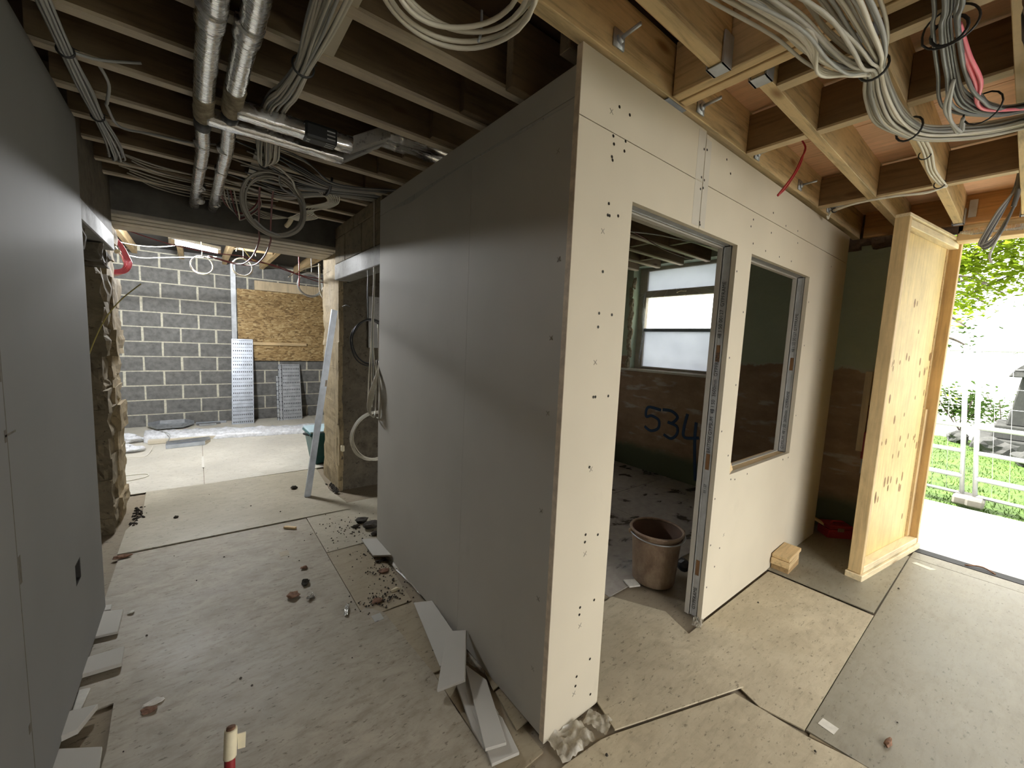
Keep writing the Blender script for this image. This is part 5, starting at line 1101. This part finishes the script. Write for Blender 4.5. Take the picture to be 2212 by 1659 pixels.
# trees
def leaves(n, centers, size, seed, flat=.5):
    rnd = random.Random(seed); V = []; Fc = []
    for i in range(n):
        c, r = centers[rnd.randrange(len(centers))]
        p = Vector(c) + Vector((rnd.gauss(0, 1) * r, rnd.gauss(0, 1) * r, rnd.gauss(0, 1) * r * flat))
        a = rnd.random() * 6.283; s = size * rnd.uniform(.6, 1.25); tl = rnd.uniform(-.7, .7); tl2 = rnd.uniform(-.5, .9)
        u = Vector((math.cos(a), math.sin(a), tl)).normalized() * s; v = Vector((-math.sin(a), math.cos(a), tl2)).normalized() * s * .62
        k = len(V)
        V += [p - u, p - u * .2 + v, p + u * .15 + v * .45, p + u, p + u * .15 - v * .45, p - u * .2 - v]
        Fc += [(k, k + 1, k + 2), (k, k + 2, k + 3), (k, k + 3, k + 4), (k, k + 4, k + 5)]
    me = bpy.data.meshes.new('foliage'); me.from_pydata([tuple(v) for v in V], [], Fc); return me
def tree(label, base, h, spread, n, size, seed, m='leaf', low=None, lean=(0, 0), extra=()):
    rnd = random.Random(seed); t = thing('tree', label, 'tree', (*base, -.1)); B = Vector((*base, -.1))
    top = B + Vector((lean[0], lean[1], h))
    obj('trunk', tb([B, B + (top - B) * .35 + Vector((.08, -.05, 0)), B + (top - B) * .7, top], [.17 - .13 * k / 18 for k in range(19)], 8), 'trunk', t)
    cs = []
    b = bmesh.new()
    for k in range(16):
        s = B + (top - B) * rnd.uniform(.45, .95); a = rnd.random() * 6.283; L = spread * rnd.uniform(.6, 1.0)
        e = s + Vector((math.cos(a) * L, math.sin(a) * L, rnd.uniform(-.25, .35) * L)); mid = (s + e) / 2 + Vector((0, 0, .25 * L))
        tube(b, smooth_path([s, mid, e], 4), [.05 - .0045 * q for q in range(9)], 5)
        for q in range(6): f = .45 + .11 * q; p = s * (1 - f) ** 2 + mid * 2 * f * (1 - f) + e * f * f; cs.append((p, .32))
    for P in extra:
        tube(b, smooth_path(P, 4), [.025 - .02 * q / (4 * (len(P) - 1)) for q in range(4 * (len(P) - 1) + 1)], 5)
        for q in range(len(P) - 1):
            for f in (.3, .8): cs.append((Vector(P[q]).lerp(Vector(P[q + 1]), f), .20)); cs.append((Vector(P[q]).lerp(Vector(P[q + 1]), f), .26))
    br = obj('branches', b, 'trunk', t)
    me = leaves(n, cs, size, seed); me.materials.append(MT[m]); o = bpy.data.objects.new('foliage', me); C.objects.link(o); o.parent = br; o['kind'] = 'stuff'
ex = [[(9.4, -3.4, 4.3), (9.2, -2.2, 3.75), (9.1, -1.2, 3.25), (9.0, -.4, 2.75), (9.0, .1, 2.35)], [(9.6, -3.2, 4.6), (9.3, -2.0, 4.1), (9.1, -1.1, 3.6), (9.0, -.3, 3.2), (9.0, .3, 2.9)], [(9.5, -3.0, 4.9), (9.2, -1.8, 4.3), (9.0, -.9, 3.85), (8.9, -.1, 3.5), (8.9, .4, 3.3)],
      [(9.4, -3.0, 4.0), (9.2, -2.2, 3.5), (9.1, -1.4, 3.1), (9.0, -.7, 2.95)], [(9.0, -2.6, 4.6), (8.9, -1.5, 4.0), (8.8, -.6, 3.45), (8.8, .1, 3.05)]]
tree('bright green maple drooping over the door opening outside', (10.6, -4.6), 6.2, 3.0, 19000, .058, 41, 'leaf', extra=ex)
tree('unseen maple added right of the drooping maple to block sky light', (8.8, -5.6), 6.5, 2.6, 7000, .11, 44, 'leaf')  # unseen tree added to cut sky light on the floor by the door
tree('distant leafy tree far beyond the lawn, left of the monument', (22, 2.4), 6.5, 2.6, 1600, .16, 42, 'leaf', lean=(.2, .3))
tree('slender dark trunked tree beside the open door outside', (12.4, .62), 4.2, 1.2, 500, .07, 43, 'leaf_dk')
def shrub(label, c, r, n, seed, m='leaf_dk'):
    rnd = random.Random(seed); t = thing('shrub', label, 'shrub', (*c, -.1)); cs = []
    b = bmesh.new()
    for k in range(10):
        a = rnd.random() * 6.283; e = Vector((c[0] + math.cos(a) * r, c[1] + math.sin(a) * r, rnd.uniform(.4, 1.0) * r * 2)); tube(b, [Vector((*c, -.1)), e], .012, 4); cs += [(e, r * .3), (e * .6 + Vector((*c, 0)) * .4, r * .3)]
    br = obj('stems', b, 'trunk', t); me = leaves(n, cs, .07, seed, .8); me.materials.append(MT[m]); o = bpy.data.objects.new('foliage', me); C.objects.link(o); o.parent = br; o['kind'] = 'stuff'
shrub('low dark green bush in the middle beyond the fence', (13.2, -.15), .45, 700, 51); shrub('pale green bush nearest the open door beyond the lawn', (14.0, .9), .55, 500, 52, 'leaf'); shrub('sparse bush just left of the monument', (14.5, -.75), .4, 350, 53)
